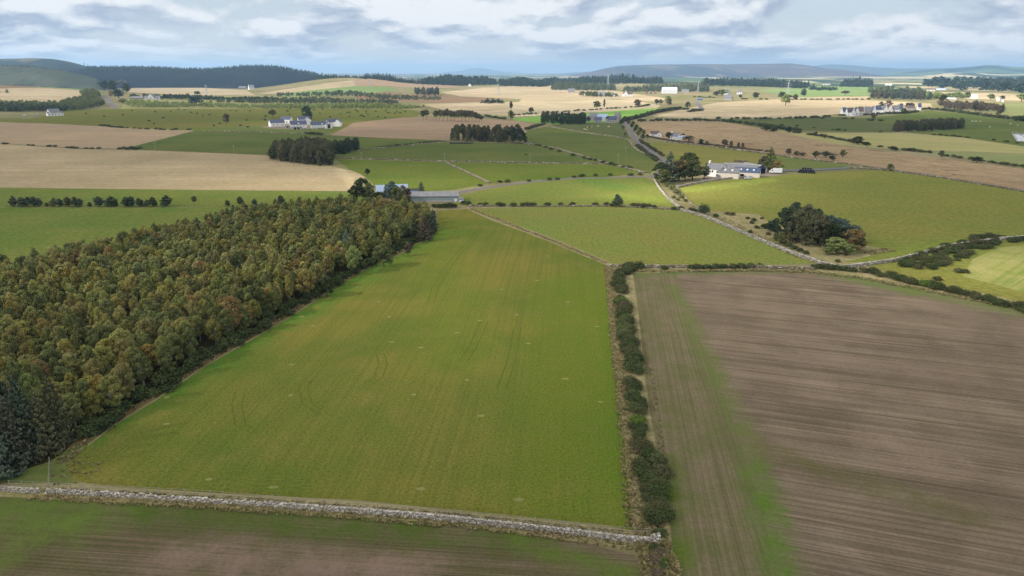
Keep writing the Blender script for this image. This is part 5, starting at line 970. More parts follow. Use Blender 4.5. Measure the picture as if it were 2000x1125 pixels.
def fence(pts, step, h, label, r=.06, wires=3, maxp=100, cap=True):
    P = along(pts, step, 0, .04)[:maxp]; root = empty('wire_fence', P[0]); tag(root, label, 'fence')
    key = (h, r)
    if key not in PW:
        b = MB(); b.tube((0, 0, -.1), (0, 0, h), r, r*.85, 6); o = b.build('post', postm); PW[key] = o.data; bpy.data.objects.remove(o)
    for p in P:
        o = bpy.data.objects.new('post', PW[key]); COL.objects.link(o); o.parent = root; o.location = p-P[0]; o.rotation_euler = (random.uniform(-.06, .06), random.uniform(-.06, .06), 0)
    b = MB()
    for a, c in zip(P, P[1:]):
        for k in range(wires): z = Vector((0, 0, h*(.92-.3*k))); b.tube(a-P[0]+z, c-P[0]+z, .012, n=3)
    if wires: b.build('wire', wire, root)
fence([(8, 952), (105, 957), (200, 961), (400, 972), (620, 990), (860, 1008), (1060, 1028), (1225, 1046), (1282, 1048)], 1.9, 1.35, 'wire fence with pale posts just behind the near drystone wall')
fence([(98, 900), (96, 956)], 1.6, 1.2, 'short fence running from the wood down to the near wall', .05)
fence([(100, 897), (150, 860), (216, 812), (300, 764), (400, 706), (500, 650), (560, 613), (640, 562), (720, 512), (782, 488), (850, 449)], 3.2, 1.25, 'post and wire fence along the edge of the wood')
fence([(0, 405), (200, 404), (420, 403), (560, 403)], 5, 1.3, 'fence below the row of bushy pines', .07, 0)
fence([(920, 408), (962, 427), (1062, 465), (1184, 513)], 4.0, 1.0, 'old fence along the dry grass strip across the meadows', .04, 0)
fence([(742, 352), (845, 351), (872, 371)], 5, 1.2, 'fence round the grass paddock behind the long shed', .07, 0)
fence([(540, 303), (440, 299), (270, 294)], 6, 1.2, 'fence between the green field and the stubble', .08, 0)
# dry grass tufts (uncountable)
def tufts(name, regions, cols, label, seed=3):
    rg = np.random.default_rng(seed); Vs, lv, rn = [], [], []
    for pts, wid, dens_, h in regions:
        P = [at(*q) for q in pts]
        for a, b in zip(P, P[1:]):
            d = b-a; ln = math.hypot(d.x, d.y); n = int(ln*wid*dens_*1.7)
            if n < 1: continue
            t = rg.random(n)[:, None]; o_ = (rg.random(n)-.5)[:, None]*wid; base = np.array([[a.x, a.y, 0]])+t*np.array([[d.x, d.y, 0]])+o_*np.array([[-d.y/ln, d.x/ln, 0]])
            base[:, 2] = H(base[:, 0], base[:, 1]); hh = h*rg.uniform(.4, 1.2, n)[:, None]; clump = rg.random(n)
            for k in range(9):
                az = rg.uniform(0, 6.28, n); lean = rg.uniform(.1, .9, n)[:, None]; dr = np.stack([np.cos(az), np.sin(az), np.zeros(n)], 1); sd = np.stack([-np.sin(az), np.cos(az), np.zeros(n)], 1)*.045
                mid_ = base+dr*lean*hh*.45+np.array([[0, 0, 1]])*hh*.75; tip = base+dr*lean*hh*1.1+np.array([[0, 0, 1]])*hh*rg.uniform(.5, 1, (n, 1))
                Vs.append(np.stack([base-sd, base+sd, mid_+sd*.8, tip], 1).reshape(-1, 3)); lv.append(np.repeat(rg.random(n), 4)); rn.append(np.repeat(clump, 4))
    V = np.concatenate(Vs); o = np_mesh(name, V, qf(V), cols, attr={'lv': np.concatenate(lv), 'rnd': np.concatenate(rn)}); tag(o, label, None, None, 'stuff')
dry = leaf_mat('dry_grass', [(178, 162, 122), (166, 150, 110), (152, 142, 98), (184, 168, 128), (130, 130, 82)], k=1.0, trans=.3)
tufts('dry_grass', [([(90, 958), (400, 974), (700, 993), (960, 1016), (1230, 1046)], 1.5, 4, .42), ([(60, 972), (400, 990), (700, 1010), (960, 1034), (1150, 1056), (1260, 1074)], 1.5, 4.5, .42), ([(1262, 1020), (1276, 1060), (1290, 1125), (1300, 1200)], 4.5, 4.5, .7),
    ([(1240, 1030), (1230, 940), (1222, 860), (1214, 760), (1204, 680), (1194, 580), (1188, 520)], 2.6, 3.2, .5), ([(1272, 720), (1282, 800), (1296, 900), (1306, 985)], .9, 2, .4), ([(140, 946), (180, 900), (100, 920)], 5, .7, .4)], dry, 'dry straw coloured grass along wall and hedge')
tufts('dry_grass', [([(1195, 530), (1300, 531), (1480, 529), (1588, 532), (1700, 547), (1850, 577), (2000, 606), (2080, 625)], 2.2, 1.8, .7), ([(918, 408), (1062, 464), (1184, 514)], 1.8, 2., .5), ([(850, 452), (780, 490), (640, 566), (556, 617), (400, 708), (300, 773), (200, 835), (120, 905)], 2.2, 2.2, .5),
    ([(1600, 512), (1560, 500), (1480, 462), (1400, 424)], 5, .5, .6), ([(1690, 496), (1740, 488)], 4, 1.5, .6)], dry, 'dry grass along the farther field edges', 9)

# ------------------------------------------------------------------ buildings
white = mat('white_render', (.80, .79, .76), .9, .2, .06, .6); cream = mat('cream_harling', (.72, .64, .54), .9, .2, .08, .6); greyst = mat('granite_wall', (.36, .33, .30), .9, .2, .2, 1.2)
slate = mat('blue_slate', (.055, .065, .115), .55, .4, .15, 1.); slate2 = mat('grey_slate', (.16, .16, .17), .6, .4, .15, .8); glass = mat('window_glass', (.03, .035, .045), .15, .6); dark = mat('dark_opening', (.012, .012, .014), .9, .1)
trimm = mat('white_trim', (.75, .75, .74), .6, .3); rust = mat('brown_roof', (.12, .085, .075), .8, .2, .15, 1.); bluem = mat('pale_blue_sheeting', (.30, .38, .50), .45, .4, .08, .5); greysheet = mat('weathered_sheeting', (.24, .235, .24), .8, .2, .2, .7)
teal = mat('grey_green_cladding', (.26, .32, .33), .6, .3, .08, .5); conc = mat('concrete', (.42, .40, .37), .9, .2, .12, .8); whitesheet = mat('white_sheeting', (.66, .67, .68), .5, .3, .04, .3); darkblue = mat('dark_blue_roof', (.045, .075, .14), .5, .4, .12, .8)
def gabled(root, w, d, eh, rh, wm, rm, x=0, y=0, z=0, axis='x', over=.25, wins=(), gwins=(), door=None, chim=0, sky_=0, name='wall', step_=None):
    """gabled block, ridge along axis; front is -Y. wins: (x, z, w, h) on the front, gwins the same on the right gable"""
    rot = 0 if axis == 'x' else math.pi/2
    def R(p): return (x+p[0]*math.cos(rot)-p[1]*math.sin(rot), y+p[0]*math.sin(rot)+p[1]*math.cos(rot), z+p[2])
    a, b_ = w/2, d/2; m = MB()
    V = [(-a, -b_, 0), (a, -b_, 0), (a, b_, 0), (-a, b_, 0), (-a, -b_, eh), (a, -b_, eh), (a, b_, eh), (-a, b_, eh), (-a, 0, rh), (a, 0, rh)]
    m.add([R(v) for v in V], [(0, 1, 5, 4), (2, 3, 7, 6), (1, 2, 6, 9, 5), (3, 0, 4, 8, 7)]); wall = m.build(name, wm, root)
    t = .16; s = (rh-eh)/b_; m = MB()
    for sg in (-1, 1):
        e = (sg*(b_+over), eh-over*s); q = [(-a-over, e[0], e[1]+.02), (a+over, e[0], e[1]+.02), (a+over, 0, rh+.02), (-a-over, 0, rh+.02)]
        V = [R(v) for v in q]+[R((v[0], v[1], v[2]+t)) for v in q]
        F_ = [(4, 5, 6, 7), (3, 2, 1, 0), (0, 1, 5, 4), (1, 2, 6, 5), (3, 0, 4, 7)]; m.add(V, F_ if sg < 0 else [f[::-1] for f in F_])
    roof = m.build('roof', rm, root)
    def panel(nm, c, sx, sy, sz, mt, par=root):
        mm = MB(); mm.box((0, 0, 0), (sx, sy, sz)); mm.v = [R((v[0]+c[0], v[1]+c[1], v[2]+c[2])) for v in mm.v]; return mm.build(nm, mt, par)
    for (wx, wz, ww, wh) in wins:
        f = panel('window', (wx, -b_-.03, wz), ww+.24, .10, wh+.24, trimm); panel('pane', (wx, -b_-.07, wz), ww, .06, wh, glass, f)
    for (wy, wz, ww, wh) in gwins:
        f = panel('window', (a+.03, wy, wz), .10, ww+.24, wh+.24, trimm); panel('pane', (a+.07, wy, wz), .06, ww, wh, glass, f)
    if door: panel('door', (door[0], -b_-.04, door[2]/2), door[1], .10, door[2], door[3] if len(door) > 3 else glass)
    for k in range(chim):
        cx_ = -a+.5 if k == 0 else a-.5; ch = panel('chimney', (cx_, 0, rh+.55), .8, 1.1, 1.6, wm, roof)
    for k in range(sky_):
        xx = -a+(k+1)*w/(sky_+1); yy = -b_*.5; zz_ = eh+(rh-eh)*.5+t+.05; mm = MB(); mm.box((0, 0, 0), (.9, .12+1.1, .06), rx=math.atan(s)); mm.v = [R((v[0]+xx, v[1]+yy, v[2]+zz_)) for v in mm.v]; mm.build('skylight', trimm, roof)
    return wall, roof
def bld(name, px, py, rz, label, group=None, cat='house'):
    p = at(px, py); r = empty(name, (p.x, p.y, p.z-.05), facing(p)+math.radians(rz)); tag(r, label, cat, group); return r, mpp(p)
# long shed
r, s = bld('long_shed', 850, 391, -4, 'long low grey roofed shed with pale green walls behind the wood', cat='shed')
W_ = 92*s; gabled(r, W_, 8.5, 2.7, 4.3, teal, greysheet, over=.35, door=(W_/2-1.3, 1.6, 1.5, trimm))
b = MB(); b.box((-W_*.05, -4.36, .3), (W_*.86, .14, .6)); b.build('plinth', conc, r)
r, s = bld('lean_to_shed', 901, 394, -4, 'tiny pale lean-to at the right end of the long shed', cat='shed'); gabled(r, 2.2, 3, 1.6, 2.1, whitesheet, slate2)
r, s = bld('dark_roofed_shed', 808, 384, -4, 'small dark roofed shed behind the left end of the long shed', cat='shed'); gabled(r, 5, 4, 2.2, 3.4, greyst, slate)
# house with the pale blue roof
r, s = bld('blue_roofed_house', 766, 384, 4, 'house with pale blue metal roof hidden behind trees', cat='house')
gabled(r, 15.5, 7, 3.4, 6., greyst, bluem, wins=((-6.5, 1.8, 1, 1.2), (6.3, 1.8, 1, 1.2)), chim=0)
# the group of white houses
def wh(px, py, w, d, eh, rh, rz, label, axis='x', wins=(), gwins=(), extra=None, **k):
    r, s = bld('white_house', px, py, rz, label, 'white houses with dark slate roofs'); gabled(r, w, d, eh, rh, white, slate, axis=axis, wins=wins, gwins=gwins, **k)
    if extra: extra(r)
    return r
def ws(n, w, z=1.7, a=.9, h=1.1): return [(-w/2+w*(i+.5)/n, z, a, h) for i in range(n)]
wh(577-36+0, 246.5, 16.5, 8, 4.2, 7.4, 16, 'leftmost white house with three front windows', wins=ws(3, 15))
wh(560, 241, 13, 7, 5., 8.2, -28, 'white house standing behind the leftmost one', wins=ws(2, 9, 1.9, 1.4, 1.6), gwins=((0, 4.5, .9, 1.1),))
wh(583, 249.5, 17.5, 8, 4., 7.8, 6, 'white house in the middle with a small dormer', wins=ws(4, 13, 2.2, .7, .8), extra=lambda r: gabled(r, 1.5, 2.6, .9, 1.8, white, slate, x=0, y=-3.0, z=4.4, axis='y', over=.1, name='dormer'))
wh(601, 243, 9.5, 8, 5.4, 9., 5, 'tall white house with its gable to the front', axis='y', gwins=())
wh(594, 240, 14, 7, 4.6, 8, 8, 'white house with wide slate roof behind the gable house', wins=ws(2, 10))
wh(622, 250.5, 16, 8, 4., 7.4, 3, 'long white house at the front right with a dormer', wins=ws(5, 15, 1.7, .8, .8), extra=lambda r: gabled(r, 1.6, 2.6, .9, 1.9, white, slate, x=4.2, y=-3.0, z=4.1, axis='y', over=.1, name='dormer'))
def glazed(r):
    b = MB(); b.box((0, -4.56, 2.6), (3.2, .1, 4.4)); b.build('glazed_gable', glass, r)
wh(641, 250.5, 9, 7.5, 4.4, 7.6, 12, 'white house with a tall glazed gable', axis='y', extra=lambda r: glazed(r))
wh(650, 246, 13, 7.5, 4.8, 8, 10, 'white house at the back right of the group', wins=ws(2, 10))
wh(661, 246.5, 8.5, 7, 4.8, 8, -14, 'rightmost white house with its gable to the front', axis='y')
for px, py, w_, lb in [(565, 250, 9, 'grey carport in front of the middle white house'), (580, 252.5, 11, 'open grey garage with two dark doors below the white houses')]:
    r, s = bld('garage', px, py, 4, lb, cat='garage'); b = MB(); b.box((0, 0, 1.3), (w_, 5, 2.6)); b.build('wall', conc, r); b = MB(); b.box((0, 0, 2.72), (w_+.5, 5.5, .2)); b.build('roof', greysheet, r)
    for dx in (-2., 1.6):
        b = MB(); b.box((dx, -2.53, 1.1), (2.0, .08, 2.1)); b.build('door', dark, r)
# the farm on the right
r, s = bld('farmhouse', 1398, 344, -35, 'white farmhouse with blank gable at the left of the farm'); gabled(r, 11, 7.5, 4.6, 7.6, white, slate2, wins=((-3.4, 3.3, 1., 1.3), (0, 3.3, 1., 1.3), (3.4, 3.3, 1., 1.3), (-3.4, 1.3, 1., 1.3), (3.4, 1.3, 1., 1.3)), chim=1)
r, s = bld('cream_steading', 1423, 347, -8, 'cream farm building with grey roof and two skylights', cat='farm building'); gabled(r, 12, 7, 3.4, 5.8, cream, slate2, wins=(), sky_=2, door=(-5., 1.4, 2.1, conc))
r, s = bld('blue_roofed_steading', 1459, 344.5, -5, 'farm building with dark blue roof and cream wall', cat='farm building'); gabled(r, 14.5, 7.4, 3.0, 5.2, cream, darkblue, door=(-3, 3, 1.9, dark), sky_=3)
r, s = bld('flat_roofed_barn', 1438, 334, -6, 'wide barn with grey blue roof at the back of the farm', cat='barn'); gabled(r, 15, 9, 3.2, 4.8, greyst, greysheet)
r, s = bld('grey_barn', 1412, 334, -4, 'low grey roofed barn behind the farmhouse', cat='barn'); gabled(r, 15, 7, 3.2, 4.6, white, slate2, door=(-5, 1.2, 1.6, dark))
r, s = bld('slate_barn', 1452, 338, -6, 'slate roofed barn between the farm buildings', cat='barn'); gabled(r, 16, 7.5, 3.2, 5.0, cream, slate2)
r, s = bld('open_barn', 1470, 336, -50, 'open ended barn with weathered sheet roof at the right of the farm', cat='barn'); gabled(r, 15, 7.5, 3.4, 5.2, darkblue, greysheet, over=.4)
b = MB(); b.box((7.6, 0, 1.6), (.1, 5.6, 3.0)); b.build('opening_shade', dark, r); b = MB()  # dark panel stands for the shade inside the barn end
for yy in (-3.7, 3.7): b.box((7.6, yy, 1.7), (.35, .35, 3.4))
b.build('frame_post', trimm, r)
r, s = bld('stone_heap', 1447, 316, 0, 'low grey stone ruin in the rough grass above the farm', cat='ruin'); b = MB(); rg_ = random.Random(3)
for i in range(60): b.box((rg_.uniform(-4, 4), rg_.uniform(-1, 1), rg_.uniform(.1, .9)), (1.2, .8, .6), rg_.uniform(0, 3))
b.build('stones', stone2, r)
r, s = bld('stone_heap', 1612, 302, 0, 'long low grey heap of stones beside the dark trees', cat='ruin'); b = MB()
for i in range(160):
    x_ = rg_.uniform(-9, 9); b.box((x_, rg_.uniform(-2, 2), rg_.uniform(.1, 2.2)*(1-abs(x_)/10)), (1.2, .9, .7), rg_.uniform(0, 3))
b.build('stones', stone2, r)
# other houses: name, px, py, width px, depth m, eaves, ridge, turn, wall, roof, axis, windows, chimneys, label
for (nm, px, py, wp, d, eh, rh, rz, wm, rm, ax, nw, ch, lb) in [
    ('white_bungalow', 1278, 266.5, 17, 8, 2.6, 5.2, 8, white, rust, 'x', 2, 0, 'white bungalow with brown roof beside the road trees'), ('white_bungalow', 1286, 267, 10, 7, 2.6, 5.0, 8, white, rust, 'y', 0, 0, 'gabled front wing of the white bungalow'),
    ('white_bungalow', 1318, 272, 15, 7.5, 3, 6, -20, white, slate2, 'x', 2, 1, 'second white bungalow half hidden by trees'), ('conservatory', 1327, 273, 9, 4, 2.2, 3.2, -10, trimm, bluem, 'x', 3, 0, 'low glazed extension of the second bungalow'), ('garden_shed', 1334, 270.5, 6, 3, 2, 2.8, 0, teal, bluem, 'x', 0, 0, 'small pale shed by the second bungalow'),
    ('farm_cottage', 1168, 239.5, 14, 8, 4, 7, 5, greyst, slate, 'x', 2, 0, 'stone cottage with slate roof left of the farm at the road'), ('farm_barn', 1160, 235, 18, 12, 5, 9, 0, greyst, slate2, 'x', 0, 0, 'grey barn at the back of the road farm'), ('farm_barn', 1176, 236, 19, 14, 4.5, 8.5, 4, whitesheet, bluem, 'x', 0, 0, 'pale roofed barn in the middle of the road farm'),
    ('farm_cottage', 1196, 240, 15, 8, 4, 8, -4, greyst, slate, 'x', 2, 0, 'stone cottage with blue slate roof at the road farm'), ('stone_house', 1206, 235.5, 10, 8, 6, 9.5, -20, greyst, slate2, 'x', 2, 2, 'tall stone house with two chimneys at the road farm'), ('farm_barn', 1146, 236.5, 9, 9, 4, 6.5, 0, bluem, slate2, 'x', 0, 0, 'small pale barn at the left of the road farm'), ('farm_shed', 1188, 240, 8, 6, 3, 5, 8, greyst, slate2, 'x', 0, 0, 'low dark shed between the cottages of the road farm'),
    ('white_house', 106, 226, 20, 10, 4.6, 9.5, 25, white, slate2, 'x', 3, 0, 'large white house with grey roof at the left edge'), ('white_house', 98, 226.5, 10, 7, 3.6, 6, 15, white, slate2, 'x', 2, 0, 'low front wing of the large white house'), ('white_house', 119, 225.5, 9, 6, 3.2, 5, 10, white, slate2, 'x', 1, 0, 'pale extension at the right of the large white house'),
    ('white_cottage', 298, 194.5, 27, 9, 3.6, 7.5, -4, white, slate2, 'x', 4, 0, 'long low white house with a tall gable far left'), ('white_cottage', 295, 194.5, 11, 10, 5, 13, -4, white, slate2, 'y', 0, 0, 'tall white gable of the long low house far left'), ('white_cottage', 268, 194, 22, 9, 3, 6, -4, greyst, slate2, 'x', 3, 1, 'grey wing of the long low house far left'),
    ('village_house', 1646, 225, 6, 10, 6, 11, 20, white, slate, 'x', 1, 1, 'leftmost small white house of the village row'), ('village_house', 1650, 225.5, 6, 9, 5, 11, 20, white, slate, 'y', 0, 0, 'second white gabled house of the village row'), ('village_house', 1657, 226, 9, 10, 5, 11, 20, white, rust, 'x', 1, 1, 'third white house of the village row'), ('village_house', 1663, 226.5, 6, 10, 5.5, 11.5, 20, white, slate, 'y', 0, 0, 'white gabled house left of the village centre'),
    ('village_house', 1671, 226, 9, 10, 5.5, 12, 15, white, rust, 'y', 1, 1, 'broad white gabled house with brown roof in the village'), ('village_house', 1679, 225, 9, 10, 5.5, 12, 10, cream, rust, 'x', 3, 1, 'brown roofed house with pink walls in the village'), ('village_house', 1693, 224, 11, 10, 5.5, 11.5, 15, greyst, slate2, 'x', 3, 1, 'grey roofed house with dormers in the village'), ('village_house', 1704, 224, 8, 10, 5.5, 12, 20, white, slate2, 'y', 1, 1, 'white gabled house at the village centre'),
    ('village_house', 1713, 222, 10, 10, 6, 12, 20, white, slate, 'x', 0, 1, 'white house with black roof right of the village centre'), ('village_house', 1726, 222.5, 9, 11, 6, 13, 20, white, slate2, 'y', 0, 1, 'tall white gabled house in the right half of the village'), ('village_house', 1737, 221, 9, 10, 6, 13, 5, cream, slate, 'y', 1, 0, 'pinkish stone gabled house in the village'), ('village_house', 1748, 221, 12, 10, 5.5, 11.5, 0, white, slate2, 'x', 4, 1, 'long white house near the right end of the village'), ('village_house', 1757, 220, 7, 10, 5.5, 12, 10, white, slate, 'x', 2, 1, 'white house at the right end of the village'),
    ('village_house', 1794, 215, 6, 9, 5, 11, 15, white, slate, 'x', 1, 1, 'lone white house right of the village'), ('stone_cottage', 1778, 214.5, 13, 9, 3.5, 7, 5, greyst, rust, 'x', 3, 0, 'low brown cottage under the last village trees'),
    ('white_warehouse', 1307, 182.5, 28, 40, 11, 17, 4, whitesheet, whitesheet, 'x', 0, 0, 'big white warehouse in the far fields'), ('open_shed', 1338, 182, 13, 18, 8, 11, 4, greyst, slate2, 'x', 0, 0, 'grey open shed right of the white warehouse'), ('far_steading', 1175, 188.5, 14, 16, 6, 12, -10, greyst, slate2, 'x', 3, 1, 'grey steading in the far pale fields'), ('far_steading', 1187, 188.5, 9, 14, 5, 10, 5, cream, slate2, 'x', 2, 0, 'cream steading in the far pale fields'),
    ('far_white_house', 1202, 189, 7, 12, 5, 9, 0, white, slate2, 'x', 1, 1, 'small white house at the far steading'), ('far_white_house', 1221, 188, 8, 14, 6, 14, 10, white, rust, 'y', 0, 1, 'white gabled cottage right of the far steading'), ('far_white_house', 1230, 188, 10, 12, 5, 10, 5, white, rust, 'x', 2, 1, 'long white cottage right of the far steading'), ('far_steading', 1116, 180.5, 14, 16, 6, 11, 0, greyst, slate2, 'x', 2, 0, 'dark steading left in the far pale fields'),
    ('far_white_house', 1419, 184, 7, 14, 6, 14, -20, white, slate2, 'x', 1, 1, 'left of two far white cottages'), ('far_white_house', 1444, 184, 10, 14, 5, 11, 0, white, slate2, 'x', 2, 1, 'right of two far white cottages'), ('far_barn', 1421, 195.5, 15, 22, 5, 12, 0, greyst, slate2, 'x', 0, 0, 'dark round roofed barn in the far pale fields'),
    ('far_white_house', 918, 168.5, 5, 12, 4, 9, -15, white, slate2, 'y', 0, 0, 'tiny white house on the skyline of the round hill'), ('far_white_house', 491, 175, 10, 14, 6, 13, 10, white, slate2, 'x', 2, 1, 'white house at the foot of the dark ridge'), ('far_steading', 474, 174.5, 14, 14, 5, 9, 0, greyst, slate2, 'x', 2, 0, 'grey steading at the foot of the dark ridge'),
    ('white_farm', 1902, 193, 10, 12, 5, 9, 10, white, whitesheet, 'x', 3, 1, 'white farm at the far right'), ('white_caravans', 1858, 194, 16, 6, 2.6, 3.6, 0, white, whitesheet, 'x', 4, 0, 'long white low building behind the dark round tree'), ('far_white_house', 1949, 197.5, 5, 8, 3.5, 6, 0, white, whitesheet, 'x', 0, 0, 'small white building among far right trees'), ('far_white_house', 1958, 199, 3.5, 8, 3, 6.5, 0, white, whitesheet, 'y', 0, 0, 'tiny white gable among far right trees'),
    ('far_steading', 1735, 167.5, 12, 20, 5, 8, 0, whitesheet, whitesheet, 'x', 0, 0, 'pale sheds in the far right plain'), ('far_steading', 1818, 178, 14, 16, 5, 9, 0, cream, rust, 'x', 2, 0, 'pink roofed farm beyond the dark block'), ('far_steading', 1838, 176, 16, 16, 4, 6.5, 0, whitesheet, bluem, 'x', 0, 0, 'long pale shed beyond the dark block'), ('far_steading', 1614, 166, 14, 18, 5, 9, 0, cream, slate2, 'x', 2, 0, 'far farm on the pale field under the ridge')]:
    r, s = bld(nm, px, py, rz, lb, cat='barn' if 'barn' in nm or 'shed' in nm or 'warehouse' in nm else 'house'); w_ = wp*s; zz_ = eh*.5
    if ax == 'y': gabled(r, d, w_, eh, rh, wm, rm, axis='y', gwins=[], chim=ch)
    else: gabled(r, w_, d, eh, rh, wm, rm, wins=ws(nw, w_*.9, zz_, w_*.09 if nw > 2 else w_*.13, eh*.32) if nw else (), chim=ch)
    if ax == 'y':
        b = MB(); b.box((0, -d/2-.05, eh*.5), (w_*.18, .1, eh*.3)); b.build('window', glass, r)
# ------------------------------------------------------------------ vehicles and small things
paintw = mat('white_paint', (.78, .78, .76), .35, .5); tyre = mat('tyre_rubber', (.02, .02, .02), .9, .2); rim = mat('wheel_rim', (.4, .4, .4), .4, .5, metal=.6)
def wheels(b_root, xs, y, r):
    for x in xs:
        for s in (-1, 1):
            m = MB(); m.tube((x, s*y-.12, r), (x, s*y+.12, r), r, n=14); w = m.build('wheel', tyre, b_root); m = MB(); m.tube((x, s*y-.14, r), (x, s*y+.14, r), r*.55, n=10); m.build('rim', rim, w)
p = at(1515, 339); r = empty('box_lorry', p, facing(p)+.12); tag(r, 'white box lorry parked in front of the golden tree', 'lorry')
m = MB(); m.box((.9, 0, 2.0), (5.2, 2.3, 2.5)); m.build('cargo_box', paintw, r)
m = MB(); prof = [(-3.9, .6), (-3.9, 1.45), (-3.1, 1.65), (-2.6, 2.5), (-1.75, 2.6), (-1.75, .6)]
m.add([(x, y, z) for y in (-1.05, 1.05) for x, z in prof], [tuple(range(6)), tuple(range(11, 5, -1))]+[(i, 6+i, 6+(i+1) % 6, (i+1) % 6) for i in range(6)]); m.build('cab', paintw, r)
m = MB(); m.box((-2.25, 0, 2.05), (.8, 2.16, .55)); m.build('side_window', glass, r); m = MB(); m.box((0, 0, .62), (7, 1.6, .25)); m.build('chassis', dark, r); wheels(r, (-2.9, 1.9), .98, .42)
p = at(1575, 338); r = empty('bale_stack', p, facing(p)); tag(r, 'stack of black wrapped bales beside the olive field', 'bale stack')
k = 0
for lay, n in ((0, 7), (1, 6), (2, 4)):
    for i in range(n):
        for jj in range(2 if lay < 2 else 1):
            m = MB(); x = (i-(n-1)/2)*1.45; N_ = 14; y0 = -1.2+jj*1.3; rr = .68
            for (ya, yb, ra, rb) in ((y0, y0+.12, rr*.86, rr), (y0+.12, y0+1.08, rr, rr), (y0+1.08, y0+1.2, rr, rr*.86)): m.tube((x, ya, .66+lay*1.12), (x, yb, .66+lay*1.12), ra, rb, N_)
            m.build('wrapped_bale', black, r)
r0 = at(907, 281); r = empty('bale_row', r0, facing(r0)); tag(r, 'row of black wrapped bales at the foot of the pine belt', 'bale row')
for i in range(12):
    m = MB(); m.tube((i*1.7-12, -.6, .75), (i*1.7-12, .6, .75), .75, n=12); m.build('wrapped_bale', black, r)
p = at(1423, 347.5); r = empty('water_trough', (p.x, p.y-3, p.z), facing(p)); tag(r, 'green trough in front of the cream steading', 'trough')
m = MB(); gt = mat('green_plastic', (.03, .22, .13), .5, .4); m.box((0, -.3, .4), (2.4, .08, .7)); m.box((0, .3, .4), (2.4, .08, .7)); m.box((-1.2, 0, .4), (.08, .6, .7)); m.box((1.2, 0, .4), (.08, .6, .7)); m.box((0, 0, .1), (2.4, .6, .08)); m.build('basin', gt, r)
carb = [mat('car_paint_white', (.75, .76, .76), .3, .5), mat('car_paint_teal', (.35, .45, .44), .3, .5), mat('car_paint_silver', (.5, .52, .54), .3, .5)]
for px, py, cm_, lb in [(49, 226, 0, 'white car on the drive left of the large white house'), (68, 225, 1, 'pale green car nearer the large white house'), (74, 224.5, 2, 'silver car beside the large white house'), (1461, 350, 2, 'grey car in front of the blue roofed steading')]:
    p = at(px, py); r = empty('parked_car', p, facing(p)+.2); tag(r, lb, 'car'); m = MB(); prof = [(-2.1, .35), (-2.1, .85), (-1.2, .98), (-.6, 1.5), (.9, 1.52), (1.7, .98), (2.1, .9), (2.1, .35)]
    n = len(prof); m.add([(x, y, z) for y in (-.85, .85) for x, z in prof], [tuple(range(n)), tuple(range(2*n-1, n-1, -1))]+[(i, n+i, n+(i+1) % n, (i+1) % n) for i in range(n)]); m.build('body', carb[cm_], r)
    m = MB(); m.box((.15, 0, 1.24), (1.9, 1.74, .34), taper=.92); m.build('window', glass, r); wheels(r, (-1.3, 1.3), .8, .33)
# far bright blue container and coloured machines by the warehouse
bl = mat('blue_container', (.02, .12, .45), .5, .4); rd = mat('red_paint', (.45, .05, .04), .5, .4)
for px, py, w_, mm_, lb in [(1367, 195.5, 12, bl, 'bright blue container in the far pale fields'), (1263, 182.5, 7, rd, 'red container left of the white warehouse'), (1280, 182.8, 8, rd, 'second red container beside the white warehouse'), (1271, 182.6, 6, bl, 'dark blue container left of the white warehouse'), (1355, 183, 9, mat('orange_tarp', (.5, .25, .15), .7, .2), 'orange brown container right of the warehouse')]:
    p = at(px, py); r = empty('container', p, facing(p)); tag(r, lb, 'container'); m = MB(); m.box((0, 0, 1.6), (w_, 3, 3)); m.build('box', mm_, r); m = MB()
    for i in range(10): m.box((-w_/2+.5+i*(w_-1)/9, -1.54, 1.6), (.15, .08, 2.8))
    m.build('ribs', mm_, r)
# fenced compound at the right edge
p0 = [at(1976, 262), at(2040, 264), at(2052, 278), at(1986, 276)]; m = MB(); m.poly([(q.x, q.y, q.z+.15) for q in p0][::-1]); tag(m.build('compound_floor', mat('pale_concrete', (.50, .49, .50), .9, .2, .15, .3)), 'pale concrete pad of the fenced compound', kind='structure')
r = empty('compound_fence', p0[0]); tag(r, 'grey mesh fence round the compound at the right edge', 'fence'); m = MB()
for i in range(4):
    a, c = p0[i]-p0[0], p0[(i+1) % 4]-p0[0]; n = int((c-a).length/3)
    for k in range(n): q = a+(c-a)*k/n; m.tube(q, q+Vector((0, 0, 2.6)), .05, n=4)
    for z in (.2, .7, 1.2, 1.7, 2.2, 2.6): m.tube(a+Vector((0, 0, z)), c+Vector((0, 0, z)), .025, n=3)
m.build('mesh_panels', rim, r)
for k, (px, py, w_) in enumerate([(1994, 265, 2.4), (2001, 268, 3), (1986, 263, 2)]):
    p = at(px, py); r = empty('machinery_cabinet', p, .2); tag(r, ['grey cabinet in the middle of the compound', 'wider grey cabinet in the compound', 'small cabinet at the back of the compound'][k], 'cabinet'); m = MB(); m.box((0, 0, .9), (w_, 1.4, 1.8)); m.build('body', conc, r); m = MB(); m.box((0, -.72, .9), (w_*.8, .05, 1.4)); m.build('door', rim, r)
